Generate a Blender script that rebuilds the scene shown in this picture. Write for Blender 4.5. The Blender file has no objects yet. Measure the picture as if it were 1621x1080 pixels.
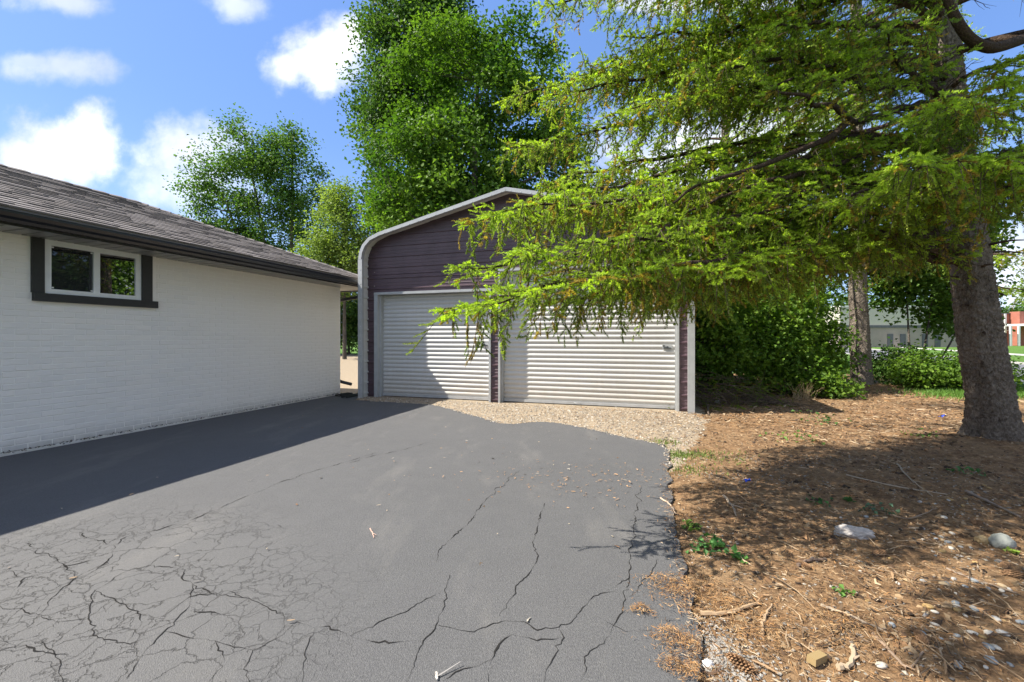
import bpy, math, random
import numpy as np
from mathutils import Matrix, Vector, noise as mnoise
from mathutils.geometry import tessellate_polygon
SC = bpy.context.scene
COL = SC.collection
rs = np.random.RandomState(7)
random.seed(7)
PI = math.pi
R = math.radians
# ------------------------------------------------------------------ camera, world, sun, exposure
F, CX, HY, H = 675.0, 810.5, 536.0, 1.25
cam = bpy.data.objects.new('camera', bpy.data.cameras.new('camera')); COL.objects.link(cam)
cam.data.sensor_width = 36; cam.data.lens = F/1621*36; cam.data.clip_end = 3000; cam.data.clip_start = .05
cam.location = (0, 0, H); cam.rotation_euler = (R(90), 0, 0); cam.data.shift_y = -(540-HY)/1621
SC.camera = cam
SUN_EL, SUN_AZ = 50.0, 268.2          # azimuth clockwise from +Y (the sun stands to the left)
sun = bpy.data.objects.new('sun', bpy.data.lights.new('sun', 'SUN')); COL.objects.link(sun)
sun.data.energy = 4.9; sun.data.angle = R(.5); sun.data.color = (1, .94, .84)
sd = Vector((math.sin(R(SUN_AZ))*math.cos(R(SUN_EL)), math.cos(R(SUN_AZ))*math.cos(R(SUN_EL)), math.sin(R(SUN_EL))))
sun.rotation_euler = sd.to_track_quat('Z', 'Y').to_euler()
vs = SC.view_settings; vs.view_transform = 'Standard'; vs.look = 'None'; vs.gamma = 1; vs.exposure = 1.15
vs.use_curve_mapping = False
SC.render.engine = 'CYCLES'
SC.cycles.max_bounces = 8; SC.cycles.transparent_max_bounces = 8; SC.cycles.diffuse_bounces = 4
SC.cycles.sample_clamp_indirect = 6

class NT:
    "tiny node-graph helper"
    def __init__(s, nt): s.nt = nt; nt.nodes.clear()
    def n(s, t, ins=None, **kw):
        o = s.nt.nodes.new(t)
        for k, v in kw.items(): setattr(o, k, v)
        for k, v in (ins or {}).items():
            if isinstance(v, bpy.types.NodeSocket): s.nt.links.new(v, o.inputs[k])
            else: o.inputs[k].default_value = v
        return o
    def m(s, op, a, b=0.0, c=None, clamp=False):
        i = {0: a, 1: b}
        if c is not None: i[2] = c
        return s.n('ShaderNodeMath', i, operation=op, use_clamp=clamp).outputs[0]
    def mix(s, f, a, b, bt='MIX'):
        return s.n('ShaderNodeMix', {0: f, 6: a, 7: b}, data_type='RGBA', blend_type=bt).outputs[2]
    def ramp(s, f, stops):
        o = s.n('ShaderNodeValToRGB', {0: f}); e = o.color_ramp.elements
        while len(e) > 1: e.remove(e[-1])
        e[0].position = stops[0][0]; e[0].color = c4(stops[0][1])
        for p, c in stops[1:]:
            x = e.new(p); x.color = c4(c)
        return o.outputs[0]
    def noise(s, scale, detail=4, vec=None, rough=.55, dist=0.0, out=0):
        i = {'Scale': scale, 'Detail': detail, 'Roughness': rough, 'Distortion': dist}
        if vec is not None: i['Vector'] = vec
        return s.n('ShaderNodeTexNoise', i).outputs[out]
def c4(c): return (c, c, c, 1) if isinstance(c, (int, float)) else (c[0], c[1], c[2], 1)

W = bpy.data.worlds.new('World'); SC.world = W; W.use_nodes = True
g = NT(W.node_tree)
sky = g.n('ShaderNodeTexSky', sky_type='NISHITA', sun_disc=False, sun_elevation=R(SUN_EL), sun_rotation=R(SUN_AZ),
          air_density=1.0, dust_density=.6, ozone_density=2.2, altitude=200)
skyc = g.n('ShaderNodeHueSaturation', {'Saturation': 1.18, 'Value': .93, 'Hue': .512, 'Color': sky.outputs[0]}).outputs[0]
tc = g.n('ShaderNodeTexCoord').outputs['Generated']
sp = g.n('ShaderNodeSeparateXYZ', {0: tc})
yy = g.m('MAXIMUM', sp.outputs[1], .05)
px_, pz_ = g.m('DIVIDE', sp.outputs[0], yy), g.m('DIVIDE', sp.outputs[2], yy)
pv = g.n('ShaderNodeCombineXYZ', {0: px_, 1: pz_, 2: 0.0}).outputs[0]
nz = g.noise(7.0, 9, pv, .58)
nz2 = g.noise(2.6, 4, pv, .5)
acc = None
for (cx, cy, rx, ry, k) in [(98, 238, 112, 78, 1.0), (140, 205, 40, 52, 1.0), (40, 250, 70, 50, 1), (102, 106, 88, 36, .62), (60, 98, 50, 18, .5), (508, 100, 88, 60, .95), (545, 66, 52, 50, 1.0), (455, 112, 42, 44, .9),
                            (290, 235, 92, 62, .8), (300, 290, 120, 66, .6), (110, 4, 92, 26, .6), (384, 8, 62, 30, .5),
                            (1080, 255, 150, 110, .75), (1260, 205, 160, 110, .75), (980, 300, 130, 50, .4), (1620, 420, 160, 90, .7), (1100, 5, 160, 22, .7)]:
    a = g.m('MULTIPLY', g.m('SUBTRACT', px_, (cx-CX)/F), F/rx)
    b = g.m('MULTIPLY', g.m('SUBTRACT', pz_, (HY-cy)/F), F/ry)
    d = g.m('SQRT', g.m('ADD', g.m('MULTIPLY', a, a), g.m('MULTIPLY', b, b)))
    v = g.m('SUBTRACT', 1.12, d)
    v = g.m('ADD', v, g.m('MULTIPLY', g.m('SUBTRACT', nz, .5), 2.1))
    v = g.m('MULTIPLY', g.n('ShaderNodeMapRange', {0: v, 1: .02, 2: .85, 3: 0.0, 4: 1.0}, interpolation_type='SMOOTHSTEP').outputs[0], k)
    acc = v if acc is None else g.m('MAXIMUM', acc, v)
front = g.n('ShaderNodeMapRange', {0: sp.outputs[1], 1: .1, 2: .35, 3: 0.0, 4: 1.0}).outputs[0]
# fair-weather clouds over the unseen sky, cover raised to whiten the fill light
zz = g.m('ADD', g.m('MAXIMUM', sp.outputs[2], 0.0), .18)
gv = g.n('ShaderNodeCombineXYZ', {0: g.m('DIVIDE', sp.outputs[0], zz), 1: g.m('DIVIDE', sp.outputs[1], zz), 2: 3.0}).outputs[0]
gen = g.n('ShaderNodeMapRange', {0: g.noise(1.3, 8, gv, .6), 1: .42, 2: .60, 3: 0.0, 4: .95}, interpolation_type='SMOOTHSTEP').outputs[0]
fm = g.n('ShaderNodeMix', {0: front, 2: gen, 3: acc}, data_type='FLOAT').outputs[0]
cloudc = g.mix(g.n('ShaderNodeMapRange', {0: nz2, 1: .36, 2: .64, 3: 0.0, 4: 1.0}).outputs[0], (6.8, 6.8, 6.7, 1), (3.9, 4.1, 4.4, 1))
# thin haze low in the sky
hz = g.n('ShaderNodeMapRange', {0: sp.outputs[2], 1: 0.0, 2: .42, 3: .55, 4: 0.0}, interpolation_type='SMOOTHSTEP').outputs[0]
base = g.mix(hz, g.mix(.5, skyc, (1.15, 2.15, 4.5, 1)), (2.6, 3.6, 5.4, 1))
skyf = g.mix(fm, base, cloudc)
bg = g.n('ShaderNodeBackground', {0: skyf, 1: .108})
g.n('ShaderNodeOutputWorld', {0: bg.outputs[0]})

# ------------------------------------------------------------------ coordinates
UX, UY = .302, .953      # along the house wall (away from the camera); v runs along the garage front, to the right
def UV(u, v, z=0.0): return np.array((UX*u+UY*v, UY*u-UX*v, z))
def toUV(x, y): return (UX*x+UY*y, UY*x-UX*y)
def G(x, y, z=0.0):      # photo point on the ground -> world
    Y = F*(H-z)/(y-HY); return np.array(((x-CX)/F*Y, Y, z))
def P(x, y, Y): return np.array(((x-CX)/F*Y, Y, H+(HY-y)/F*Y))
MUV = Matrix(((UX, UY, 0), (UY, -UX, 0), (0, 0, 1)))   # mirrored (u,v,z)->(x,y,z); only used on points

# ------------------------------------------------------------------ mesh helpers
class MB:
    def __init__(s): s.V = []; s.T = []; s.Q = []; s.n = 0; s.C = []; s.Ng = []
    def add(s, V, Fc, col=None):
        V = np.asarray(V, float).reshape(-1, 3); Fc = np.asarray(Fc, int)
        s.V.append(V)
        (s.T if Fc.shape[1] == 3 else s.Q).append(Fc+s.n)
        if col is not None:
            c = np.asarray(col, float)
            if c.ndim == 1: c = np.tile(c, (len(V), 1))
            s.C.append(c)
        else: s.C.append(np.ones((len(V), 3)))
        s.n += len(V)
    def box(s, p0, p1, fn=None, col=None):
        (a, b, c), (d, e, f) = p0, p1
        V = np.array([(a,b,c),(d,b,c),(d,e,c),(a,e,c),(a,b,f),(d,b,f),(d,e,f),(a,e,f)], float)
        if fn: V = np.array([fn(*q) for q in V])
        Fc = [(0,3,2,1),(4,5,6,7),(0,1,5,4),(1,2,6,5),(2,3,7,6),(3,0,4,7)]
        s.add(V, [q[::-1] for q in Fc] if fn else Fc, col)
    def tube(s, pts, r, sides=6, col=None, cap=False):
        P_ = np.asarray(pts, float); n = len(P_)
        r = np.full(n, r, float) if np.isscalar(r) else np.asarray(r, float)
        T = np.gradient(P_, axis=0); T /= np.linalg.norm(T, axis=1)[:, None]+1e-9
        ref = np.array((0, 0, 1.)) if abs(T[:, 2]).mean() < .8 else np.array((1., 0, 0))
        A = np.cross(T, ref); A /= np.linalg.norm(A, axis=1)[:, None]+1e-9
        B = np.cross(T, A)
        th = np.arange(sides)/sides*2*PI
        V = P_[:, None]+r[:, None, None]*(A[:, None]*np.cos(th)[None, :, None]+B[:, None]*np.sin(th)[None, :, None])
        i = np.arange(n-1)[:, None]*sides; j = np.arange(sides)[None]; k = (j+1) % sides
        Q = np.stack([i+j, i+k, i+sides+k, i+sides+j], -1).reshape(-1, 4)
        s.add(V.reshape(-1, 3), Q, col)
        if cap:
            for row in (0, n-1):
                c = P_[row]; b = V[row]
                s.add(np.vstack([b, c[None]]), [(x, (x+1) % sides, sides) for x in range(sides)], col)
    def extrude(s, prof, path_fn, n0, n1, steps=1, closed=True, col=None):
        "prof: list of 2D points; path_fn(t, a, b) -> 3D"
        m = len(prof); V = []
        for k in range(steps+1):
            t = n0+(n1-n0)*k/steps
            V += [path_fn(t, a, b) for a, b in prof]
        Q = [(k*m+i, k*m+(i+1) % m, (k+1)*m+(i+1) % m, (k+1)*m+i) for k in range(steps) for i in range(m if closed else m-1)]
        s.add(V, Q, col)
        if closed:
            for row in (0, steps):
                vv = [Vector((a, b, 0)) for a, b in prof]
                tr = tessellate_polygon([vv])
                s.add(V[row*m:(row+1)*m], tr, col)
    def mesh(s, name, smooth=False, colors=False):
        V = np.vstack(s.V); T = np.vstack(s.T) if s.T else np.zeros((0, 3), int); Q = np.vstack(s.Q) if s.Q else np.zeros((0, 4), int)
        me = bpy.data.meshes.new(name)
        me.vertices.add(len(V)); me.vertices.foreach_set('co', V.astype(np.float32).ravel())
        nl = T.size+Q.size; me.loops.add(nl)
        me.loops.foreach_set('vertex_index', np.concatenate([T.ravel(), Q.ravel()]).astype(np.int32))
        me.polygons.add(len(T)+len(Q))
        st = np.concatenate([np.arange(len(T))*3, T.size+np.arange(len(Q))*4]).astype(np.int32)
        me.polygons.foreach_set('loop_start', st)
        try: me.polygons.foreach_set('loop_total', np.concatenate([np.full(len(T), 3), np.full(len(Q), 4)]).astype(np.int32))
        except Exception: pass
        me.polygons.foreach_set('use_smooth', np.full(len(T)+len(Q), bool(smooth)))
        if colors:
            at = me.color_attributes.new('Col', 'FLOAT_COLOR', 'POINT')
            C = np.ones((len(V), 4), np.float32); C[:, :3] = np.vstack(s.C); at.data.foreach_set('color', C.ravel())
        me.update(calc_edges=True); me.validate()
        return me
WM = {}
def obj(name, me, mat=None, parent=None, M=None, **props):
    if isinstance(me, MB): me = me.mesh(name, props.pop('smooth', False), props.pop('colors', False))
    else: props.pop('smooth', None); props.pop('colors', None)
    o = bpy.data.objects.new(name, me); COL.objects.link(o)
    if mat is not None and me is not None and len(me.materials) == 0: me.materials.append(mat)
    w = M.copy() if M is not None else Matrix.Identity(4)
    WM[o.name] = w
    if parent is not None:
        o.parent = parent; o.matrix_parent_inverse = WM[parent.name].inverted()
    o.matrix_basis = w
    for k, v in props.items(): o[k] = v
    return o
def thing(name, loc, label, cat, group=None):
    o = obj(name, None, M=Matrix.Translation(Vector(loc)))
    o['label'] = label; o['category'] = cat
    if group: o['group'] = group
    return o
def lone(name, me, mat, label, cat, group=None, M=None, **k):
    o = obj(name, me, mat, M=M, **k); o['label'] = label; o['category'] = cat
    if group: o['group'] = group
    return o
def nv(a): return a/(np.linalg.norm(a, axis=-1, keepdims=True)+1e-9)
def smooth_path(pts, n):
    P_ = np.asarray(pts, float); m = len(P_)
    Q = np.vstack([2*P_[0]-P_[1], P_, 2*P_[-1]-P_[-2]]); out = []
    for t in np.linspace(0, m-1-1e-6, n):
        i = int(t); f = t-i; a, b, c, d = Q[i:i+4]
        out.append(.5*((2*b)+(-a+c)*f+(2*a-5*b+4*c-d)*f*f+(-a+3*b-3*c+d)*f**3))
    return np.array(out)

# ------------------------------------------------------------------ materials
def mat(name):
    m = bpy.data.materials.new(name); m.use_nodes = True; return m, NT(m.node_tree)
def finish(g_, col, rough=.6, bump=None, bs=.3, bd=.01, metal=0.0, spec=.5, **kw):
    ins = {'Base Color': col, 'Roughness': rough, 'Metallic': metal, 'Specular IOR Level': spec}
    ins.update(kw)
    if bump is not None: ins['Normal'] = g_.n('ShaderNodeBump', {'Height': bump, 'Strength': bs, 'Distance': bd}).outputs[0]
    b = g_.n('ShaderNodeBsdfPrincipled', ins)
    g_.n('ShaderNodeOutputMaterial', {0: b.outputs[0]})
def pos(g_): return g_.n('ShaderNodeNewGeometry').outputs['Position']
def oc(g_): return g_.n('ShaderNodeTexCoord').outputs['Object']
def rnd(g_): return g_.n('ShaderNodeObjectInfo').outputs['Random']
def plain(name, c, rough=.5, metal=0.0, nscale=30, namp=.12, bump=.0, spec=.5, **kw):
    m, q = mat(name); p = pos(q)
    n1 = q.noise(nscale, 5, p); n2 = q.noise(nscale*.13, 4, p)
    f = q.m('ADD', q.m('MULTIPLY', n1, .5), q.m('MULTIPLY', n2, .5))
    lo = tuple(x*(1-namp*2) for x in c); hi = tuple(min(1, x*(1+namp*2)) for x in c)
    col = q.ramp(f, [(.3, lo), (.7, hi)])
    finish(q, col, rough, n1 if bump else None, .5, bump or .001, metal, spec, **kw)
    return m
M = {}
# painted brick
m, q = mat('white_painted_brick'); p = pos(q)
n1, n2, n3 = q.noise(90, 5, p), q.noise(2.0, 5, p), q.noise(14, 4, p)
col = q.mix(q.m('MULTIPLY', n2, .6), (.87, .81, .73, 1), (.80, .74, .66, 1))
col = q.mix(q.m('MULTIPLY', rnd(q), .25), col, (.68, .665, .63, 1))
zc = q.n('ShaderNodeSeparateXYZ', {0: p}).outputs[2]
dirt = q.m('MULTIPLY', q.n('ShaderNodeMapRange', {0: q.m('SUBTRACT', zc, q.m('MULTIPLY', n3, .12)), 1: -.05, 2: .12, 3: .55, 4: 0.0}).outputs[0], 1.0)
col = q.mix(dirt, col, (.33, .31, .28, 1))
finish(q, col, .75, q.m('ADD', n1, q.m('MULTIPLY', n3, 1.4)), .45, .004, spec=.3); M['brick'] = m
m, q = mat('painted_mortar'); p = pos(q)
col = q.mix(q.noise(5, 4, p), (.84, .79, .715, 1), (.90, .85, .77, 1))
finish(q, col, .8, q.noise(160, 4, p), .5, .003, spec=.3); M['mortar'] = m
# asphalt
m, q = mat('asphalt'); p = pos(q)
f1 = q.noise(260, 3, p, .7); f2 = q.noise(.9, 5, p, .6); f3 = q.noise(6, 5, p, .6)
mp = q.n('ShaderNodeMapping', {0: p, 'Rotation': (0, 0, R(-17)), 'Scale': (1.6, .5, 1)}).outputs[0]
f4 = q.noise(1.5, 6, mp, .62)
vor = q.n('ShaderNodeTexVoronoi', {'Vector': p, 'Scale': 210.0}, feature='F1').outputs['Distance']
col = q.ramp(q.m('ADD', q.m('MULTIPLY', f2, .5), q.m('MULTIPLY', f3, .5)), [(.3, (.068, .068, .070)), (.7, (.092, .091, .092))])
col = q.mix(q.n('ShaderNodeMapRange', {0: f4, 1: .54, 2: .72, 3: 0.0, 4: .6}).outputs[0], col, (.165, .155, .142, 1))
col = q.mix(q.m('MULTIPLY', f1, .45), col, (.135, .134, .134, 1))
f5 = q.noise(95, 3, p, .8); f6 = q.noise(28, 4, p, .7)
col = q.mix(q.n('ShaderNodeMapRange', {0: f5, 1: .52, 2: .72, 3: 0.0, 4: .55}).outputs[0], col, (.175, .172, .168, 1))
col = q.mix(q.n('ShaderNodeMapRange', {0: f5, 1: .48, 2: .30, 3: 0.0, 4: .6}).outputs[0], col, (.045, .045, .046, 1))
col = q.mix(q.n('ShaderNodeMapRange', {0: f6, 1: .5, 2: .75, 3: 0.0, 4: .35}).outputs[0], col, (.06, .06, .062, 1))
# worn, alligatored patch towards the lower left (world space)
sx = q.n('ShaderNodeSeparateXYZ', {0: p})
dl = q.m('SQRT', q.m('ADD', q.m('POWER', q.m('ADD', sx.outputs[0], 2.3), 2.0), q.m('POWER', q.m('SUBTRACT', sx.outputs[1], 1.7), 2.0)))
mask = q.n('ShaderNodeMapRange', {0: q.m('ADD', dl, q.m('MULTIPLY', f2, 1.2)), 1: 1.35, 2: 2.3, 3: 1.0, 4: 0.0}).outputs[0]
wp = q.n('ShaderNodeVectorMath', {0: p, 1: q.n('ShaderNodeVectorMath', {0: q.noise(9, 5, p, out=1), 'Scale': .16}, operation='SCALE').outputs[0]}, operation='ADD').outputs[0]
def crk(scale, w):
    e = q.n('ShaderNodeTexVoronoi', {'Vector': wp, 'Scale': scale}, feature='DISTANCE_TO_EDGE').outputs['Distance']
    return q.n('ShaderNodeMapRange', {0: e, 1: w*.35, 2: w, 3: 1.0, 4: 0.0}).outputs[0]
thin = q.m('GREATER_THAN', q.noise(1.7, 3, p), .47)
cr = q.m('MAXIMUM', crk(4.6, .015), q.m('MULTIPLY', crk(10.5, .019), thin))
cr = q.m('MULTIPLY', cr, mask)
col = q.mix(q.m('MULTIPLY', cr, .9), col, (.028, .027, .026, 1))
col = q.mix(q.m('MULTIPLY', mask, .35), col, (.145, .140, .133, 1))
hgt = q.m('SUBTRACT', q.m('ADD', q.m('MULTIPLY', f1, .6), q.m('MULTIPLY', vor, .8)), q.m('MULTIPLY', cr, 3.0))
finish(q, col, .82, hgt, .8, .0035, spec=.35); M['asphalt'] = m
M['crack'] = plain('crack_shade', (.022, .021, .020), .95, nscale=60, spec=.1)  # for flat strips: the shade deep in a crack is put into the colour
# shingles
m, q = mat('asphalt_shingle'); p = pos(q)
at = q.n('ShaderNodeAttribute', attribute_name='Col').outputs[0]
n1 = q.noise(180, 3, p, .7); n2 = q.noise(1.6, 4, p)
r_ = q.m('ADD', q.m('MULTIPLY', rnd(q), .8), q.m('MULTIPLY', n2, .2))
col = q.ramp(r_, [(.1, (.095, .080, .072)), (.45, (.125, .108, .102)), (.6, (.155, .135, .127)), (.9, (.20, .178, .168))])
col = q.mix(1.0, col, at, 'MULTIPLY')
col = q.mix(q.m('MULTIPLY', n1, .5), col, (.26, .235, .22, 1))
finish(q, col, .9, n1, .7, .004, spec=.25); M['shingle'] = m
M['black_metal'] = plain('black_gutter_metal', (.014, .014, .016), .3, nscale=12, namp=.2, bump=.002, spec=.6)
M['black_trim'] = plain('black_painted_trim', (.022, .022, .021), .5, nscale=40, namp=.15)
M['soffit'] = plain('soffit_metal', (.30, .285, .26), .38, nscale=5, namp=.15, spec=.5)
M['white_vinyl'] = plain('white_vinyl', (.74, .74, .72), .4, nscale=8, namp=.05)
M['galv'] = plain('pale_steel_trim', (.40, .41, .415), .42, metal=.15, nscale=9, namp=.08, bump=.001)
M['purple'] = plain('maroon_siding', (.086, .054, .066), .42, nscale=4, namp=.16, bump=.003, spec=.5)
M['liner'] = plain('white_side_sheet', (.62, .62, .60), .5, nscale=6, namp=.08)
m, q = mat('roll_door_steel'); p = pos(q)
sx = q.n('ShaderNodeSeparateXYZ', {0: p})
st = q.noise(3.0, 6, q.n('ShaderNodeMapping', {0: p, 'Scale': (6, 6, .5)}).outputs[0], .6)
col = q.mix(st, (.47, .465, .45, 1), (.55, .545, .53, 1))
drt = q.n('ShaderNodeMapRange', {0: q.m('SUBTRACT', sx.outputs[2], q.m('MULTIPLY', q.noise(9, 5, p), .7)), 1: -.3, 2: .25, 3: .55, 4: 0.0}).outputs[0]
col = q.mix(drt, col, (.40, .36, .30, 1))
finish(q, col, .38, q.noise(3, 3, p), .25, .006, spec=.5); M['door'] = m
m, q = mat('window_glass')
b = q.n('ShaderNodeBsdfPrincipled', {'Base Color': (.01, .012, .012, 1), 'Roughness': .01, 'Specular IOR Level': 1.0, 'IOR': 2.3})
q.n('ShaderNodeOutputMaterial', {0: b.outputs[0]}); M['glass'] = m
m, q = mat('insect_screen')
tr = q.n('ShaderNodeBsdfTransparent'); df = q.n('ShaderNodeBsdfDiffuse', {0: (.04, .042, .045, 1)})
q.n('ShaderNodeOutputMaterial', {0: q.n('ShaderNodeMixShader', {0: .38, 1: tr.outputs[0], 2: df.outputs[0]}).outputs[0]}); M['screen'] = m
# soil + needles
m, q = mat('needle_litter_soil'); p = pos(q)
a1 = q.noise(38, 6, p, .7, .6); a2 = q.noise(1.4, 5, p, .6); a3 = q.noise(150, 4, p, .7); a4 = q.noise(7, 5, p, .65)
col = q.ramp(q.m('ADD', q.m('MULTIPLY', a1, .55), q.m('MULTIPLY', a4, .45)), [(.34, (.042, .028, .018)), (.44, (.135, .078, .042)), (.53, (.26, .158, .082)), (.68, (.41, .285, .165))])
col = q.mix(q.n('ShaderNodeMapRange', {0: a2, 1: .54, 2: .70, 3: 0.0, 4: .6}).outputs[0], col, (.30, .205, .12, 1))
col = q.mix(q.m('MULTIPLY', a3, .22), col, (.38, .25, .13, 1))
finish(q, col, .95, q.m('ADD', q.m('MULTIPLY', a1, 1.0), q.m('MULTIPLY', a3, .5)), .9, .02, spec=.15); M['soil'] = m
m, q = mat('sandy_gravel_ground'); p = pos(q)
v1 = q.n('ShaderNodeTexVoronoi', {'Vector': p, 'Scale': 48.0}, feature='F1')
a2 = q.noise(1.1, 5, p, .6); a3 = q.noise(60, 4, p, .7)
col = q.mix(q.m('MULTIPLY', q.n('ShaderNodeSeparateColor', {0: v1.outputs['Color']}).outputs[0], .7), (.35, .29, .215, 1), (.19, .155, .115, 1))
col = q.mix(q.m('MULTIPLY', a2, .6), col, (.31, .235, .155, 1))
finish(q, col, .95, q.m('SUBTRACT', a3, v1.outputs['Distance']), .7, .015, spec=.2); M['gravel_ground'] = m
m, q = mat('grass_ground'); p = pos(q)
col = q.ramp(q.m('ADD', q.m('MULTIPLY', q.noise(70, 4, p, .7), .5), q.m('MULTIPLY', q.noise(.7, 4, p), .5)), [(.3, (.045, .095, .016)), (.55, (.095, .18, .03)), (.75, (.16, .24, .055))])
finish(q, col, .9, q.noise(120, 3, p), .8, .03, spec=.15); M['lawn'] = m
M['street'] = plain('street_asphalt', (.13, .13, .135), .85, nscale=20, namp=.1)
M['concrete'] = plain('pale_concrete', (.42, .40, .36), .85, nscale=12, namp=.1, bump=.003)
M['red_brick'] = plain('red_brick_far', (.34, .12, .08), .85, nscale=1.5, namp=.12)
M['beige'] = plain('beige_cladding', (.47, .44, .37), .8, nscale=.6, namp=.05)
M['tan_block'] = plain('tan_block', (.30, .25, .22), .85, nscale=1, namp=.08)
M['dark_band'] = plain('dark_band', (.09, .09, .10), .6)
M['far_glass'] = plain('far_glass', (.05, .07, .09), .1, spec=.8)
M['white_paint'] = plain('white_paint', (.72, .71, .68), .5, namp=.04)
def attr_mat(name, rough=.6, trans=0.0, bump=False, spec=.3, nscale=60):
    m, q = mat(name); at = q.n('ShaderNodeAttribute', attribute_name='Col').outputs[0]; p = pos(q)
    col = q.mix(q.m('MULTIPLY', q.noise(nscale, 3, p), .3), at, q.mix(1.0, at, (.55, .55, .55, 1), 'MULTIPLY'))
    ins = {'Base Color': col, 'Roughness': rough, 'Specular IOR Level': spec}
    if bump: ins['Normal'] = q.n('ShaderNodeBump', {'Height': q.noise(nscale*2, 4, p), 'Strength': .6, 'Distance': .004}).outputs[0]
    b = q.n('ShaderNodeBsdfPrincipled', ins).outputs[0]
    if trans:
        tcol = q.mix(1.0, at, (1.25, 1.35, .5, 1), 'MULTIPLY')
        t = q.n('ShaderNodeBsdfTranslucent', {0: tcol}).outputs[0]
        b = q.n('ShaderNodeMixShader', {0: trans, 1: b, 2: t}).outputs[0]
    q.n('ShaderNodeOutputMaterial', {0: b}); return m
M['needles'] = attr_mat('spruce_needles', .55, .52, spec=.35)
M['leaves'] = attr_mat('broad_leaves', .55, .42, spec=.2)
M['litter'] = attr_mat('dry_litter', .85)
M['stone'] = attr_mat('stone', .7, bump=True)
M['grass'] = attr_mat('grass_blades', .6, .3)
def bark(name, lo, hi, sc):
    m, q = mat(name); p = pos(q)
    mp = q.n('ShaderNodeMapping', {0: p, 'Scale': (1, 1, .6)}).outputs[0]
    v = q.n('ShaderNodeTexVoronoi', {'Vector': mp, 'Scale': sc, 'Randomness': 1.0}, feature='F1').outputs['Distance']
    n1 = q.noise(sc*1.6, 6, mp, .7, .8); n2 = q.noise(3, 4, p)
    col = q.ramp(q.m('ADD', q.m('MULTIPLY', n1, .7), q.m('MULTIPLY', n2, .3)), [(.35, lo), (.62, hi), (.8, tuple(x*1.25 for x in hi))])
    finish(q, col, .92, q.m('SUBTRACT', q.m('MULTIPLY', n1, 1.3), v), 1.0, .030, spec=.15); return m
M['bark'] = bark('spruce_bark', (.060, .046, .036), (.31, .26, .21), 28)
M['bough_bark'] = bark('bough_bark', (.045, .030, .022), (.14, .095, .068), 60)
M['tree_bark'] = bark('grey_tree_bark', (.06, .05, .042), (.16, .14, .12), 20)

# ------------------------------------------------------------------ GROUND
drive_px = [(560, 633), (610, 636), (660, 639), (690, 642), (722, 650), (760, 660), (785, 668), (805, 671), (840, 668), (875, 669), (915, 675), (960, 685),
            (1000, 694), (1035, 701), (1054, 706), (1060, 725), (1060, 755), (1064, 790), (1070, 830), (1080, 880), (1090, 940), (1100, 1000), (1108, 1080)]
edge = [G(x, y)[:2] for x, y in drive_px]
dense = smooth_path([(*e, 0) for e in edge], 260)[:, :2]
jit = np.array([(mnoise.noise(Vector((a*7, b*7, 1)))*.045, mnoise.noise(Vector((a*7, b*7, 7)))*.045) for a, b in dense]) + \
      np.array([(mnoise.noise(Vector((a*32, b*32, 3)))*.018, mnoise.noise(Vector((a*32, b*32, 5)))*.018) for a, b in dense])
dense = dense+jit
poly = [tuple(a) for a in dense] + [(.75, -1.0), (1.1, -8), (*UV(-9, -6.4)[:2],), (*UV(8.05, -6.55)[:2],), (*UV(8.1, -6.1)[:2],)]
PL = np.array(poly)
def in_poly(x, y, P_=PL):
    x = np.asarray(x, float); y = np.asarray(y, float); c = np.zeros(x.shape, bool); n = len(P_)
    for i in range(n):
        x0, y0 = P_[i]; x1, y1 = P_[(i+1) % n]
        if y0 == y1: continue
        t = ((y0 > y) != (y1 > y)) & (x < (x1-x0)*(y-y0)/(y1-y0)+x0); c ^= t
    return c
def edge_dist(x, y):
    x = np.asarray(x, float); y = np.asarray(y, float); d = np.full(x.shape, 1e9)
    E = dense[::4]
    for a, b in zip(E[:-1], E[1:]):
        ab = b-a; L = ab@ab+1e-12; t = np.clip(((x-a[0])*ab[0]+(y-a[1])*ab[1])/L, 0, 1)
        d = np.minimum(d, np.hypot(x-a[0]-t*ab[0], y-a[1]-t*ab[1]))
    return d
mb = MB(); n = 0
tr = tessellate_polygon([[Vector((a, b, 0)) for a, b in poly]])
V = np.array([(a, b, 0) for a, b in poly]); mb.add(V, tr)
Vb = V.copy(); Vb[:, 2] = -.05; k = len(V)
mb.add(np.vstack([V, Vb]), [(i, (i+1) % k, k+(i+1) % k, k+i) for i in range(k)])
driveway = obj('driveway', mb, M['asphalt'], kind='structure')

def vnoise(X, Y, s, seed=0):
    out = np.empty(X.shape); f = out.ravel()
    for i, (a, b) in enumerate(zip(X.ravel(), Y.ravel())): f[i] = mnoise.noise(Vector((a*s, b*s, seed*7.3)))
    return out
BX0, BX1, BY0, BY1, BS = -3.5, 13.0, .2, 15.0, .07
gx, gy = np.meshgrid(np.arange(BX0, BX1+BS, BS), np.arange(BY0, BY1+BS, BS))
BZ = .018*vnoise(gx, gy, 1.1, 1)+.012*vnoise(gx, gy, 4, 2)+.010*vnoise(gx, gy, 12, 3)
ed = edge_dist(gx, gy); ins = in_poly(gx, gy)
fall = np.clip(ed/.35, 0, 1)
BZ = np.where(ins, -.03, (BZ+.012)*fall-.014*(1-fall))
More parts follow.
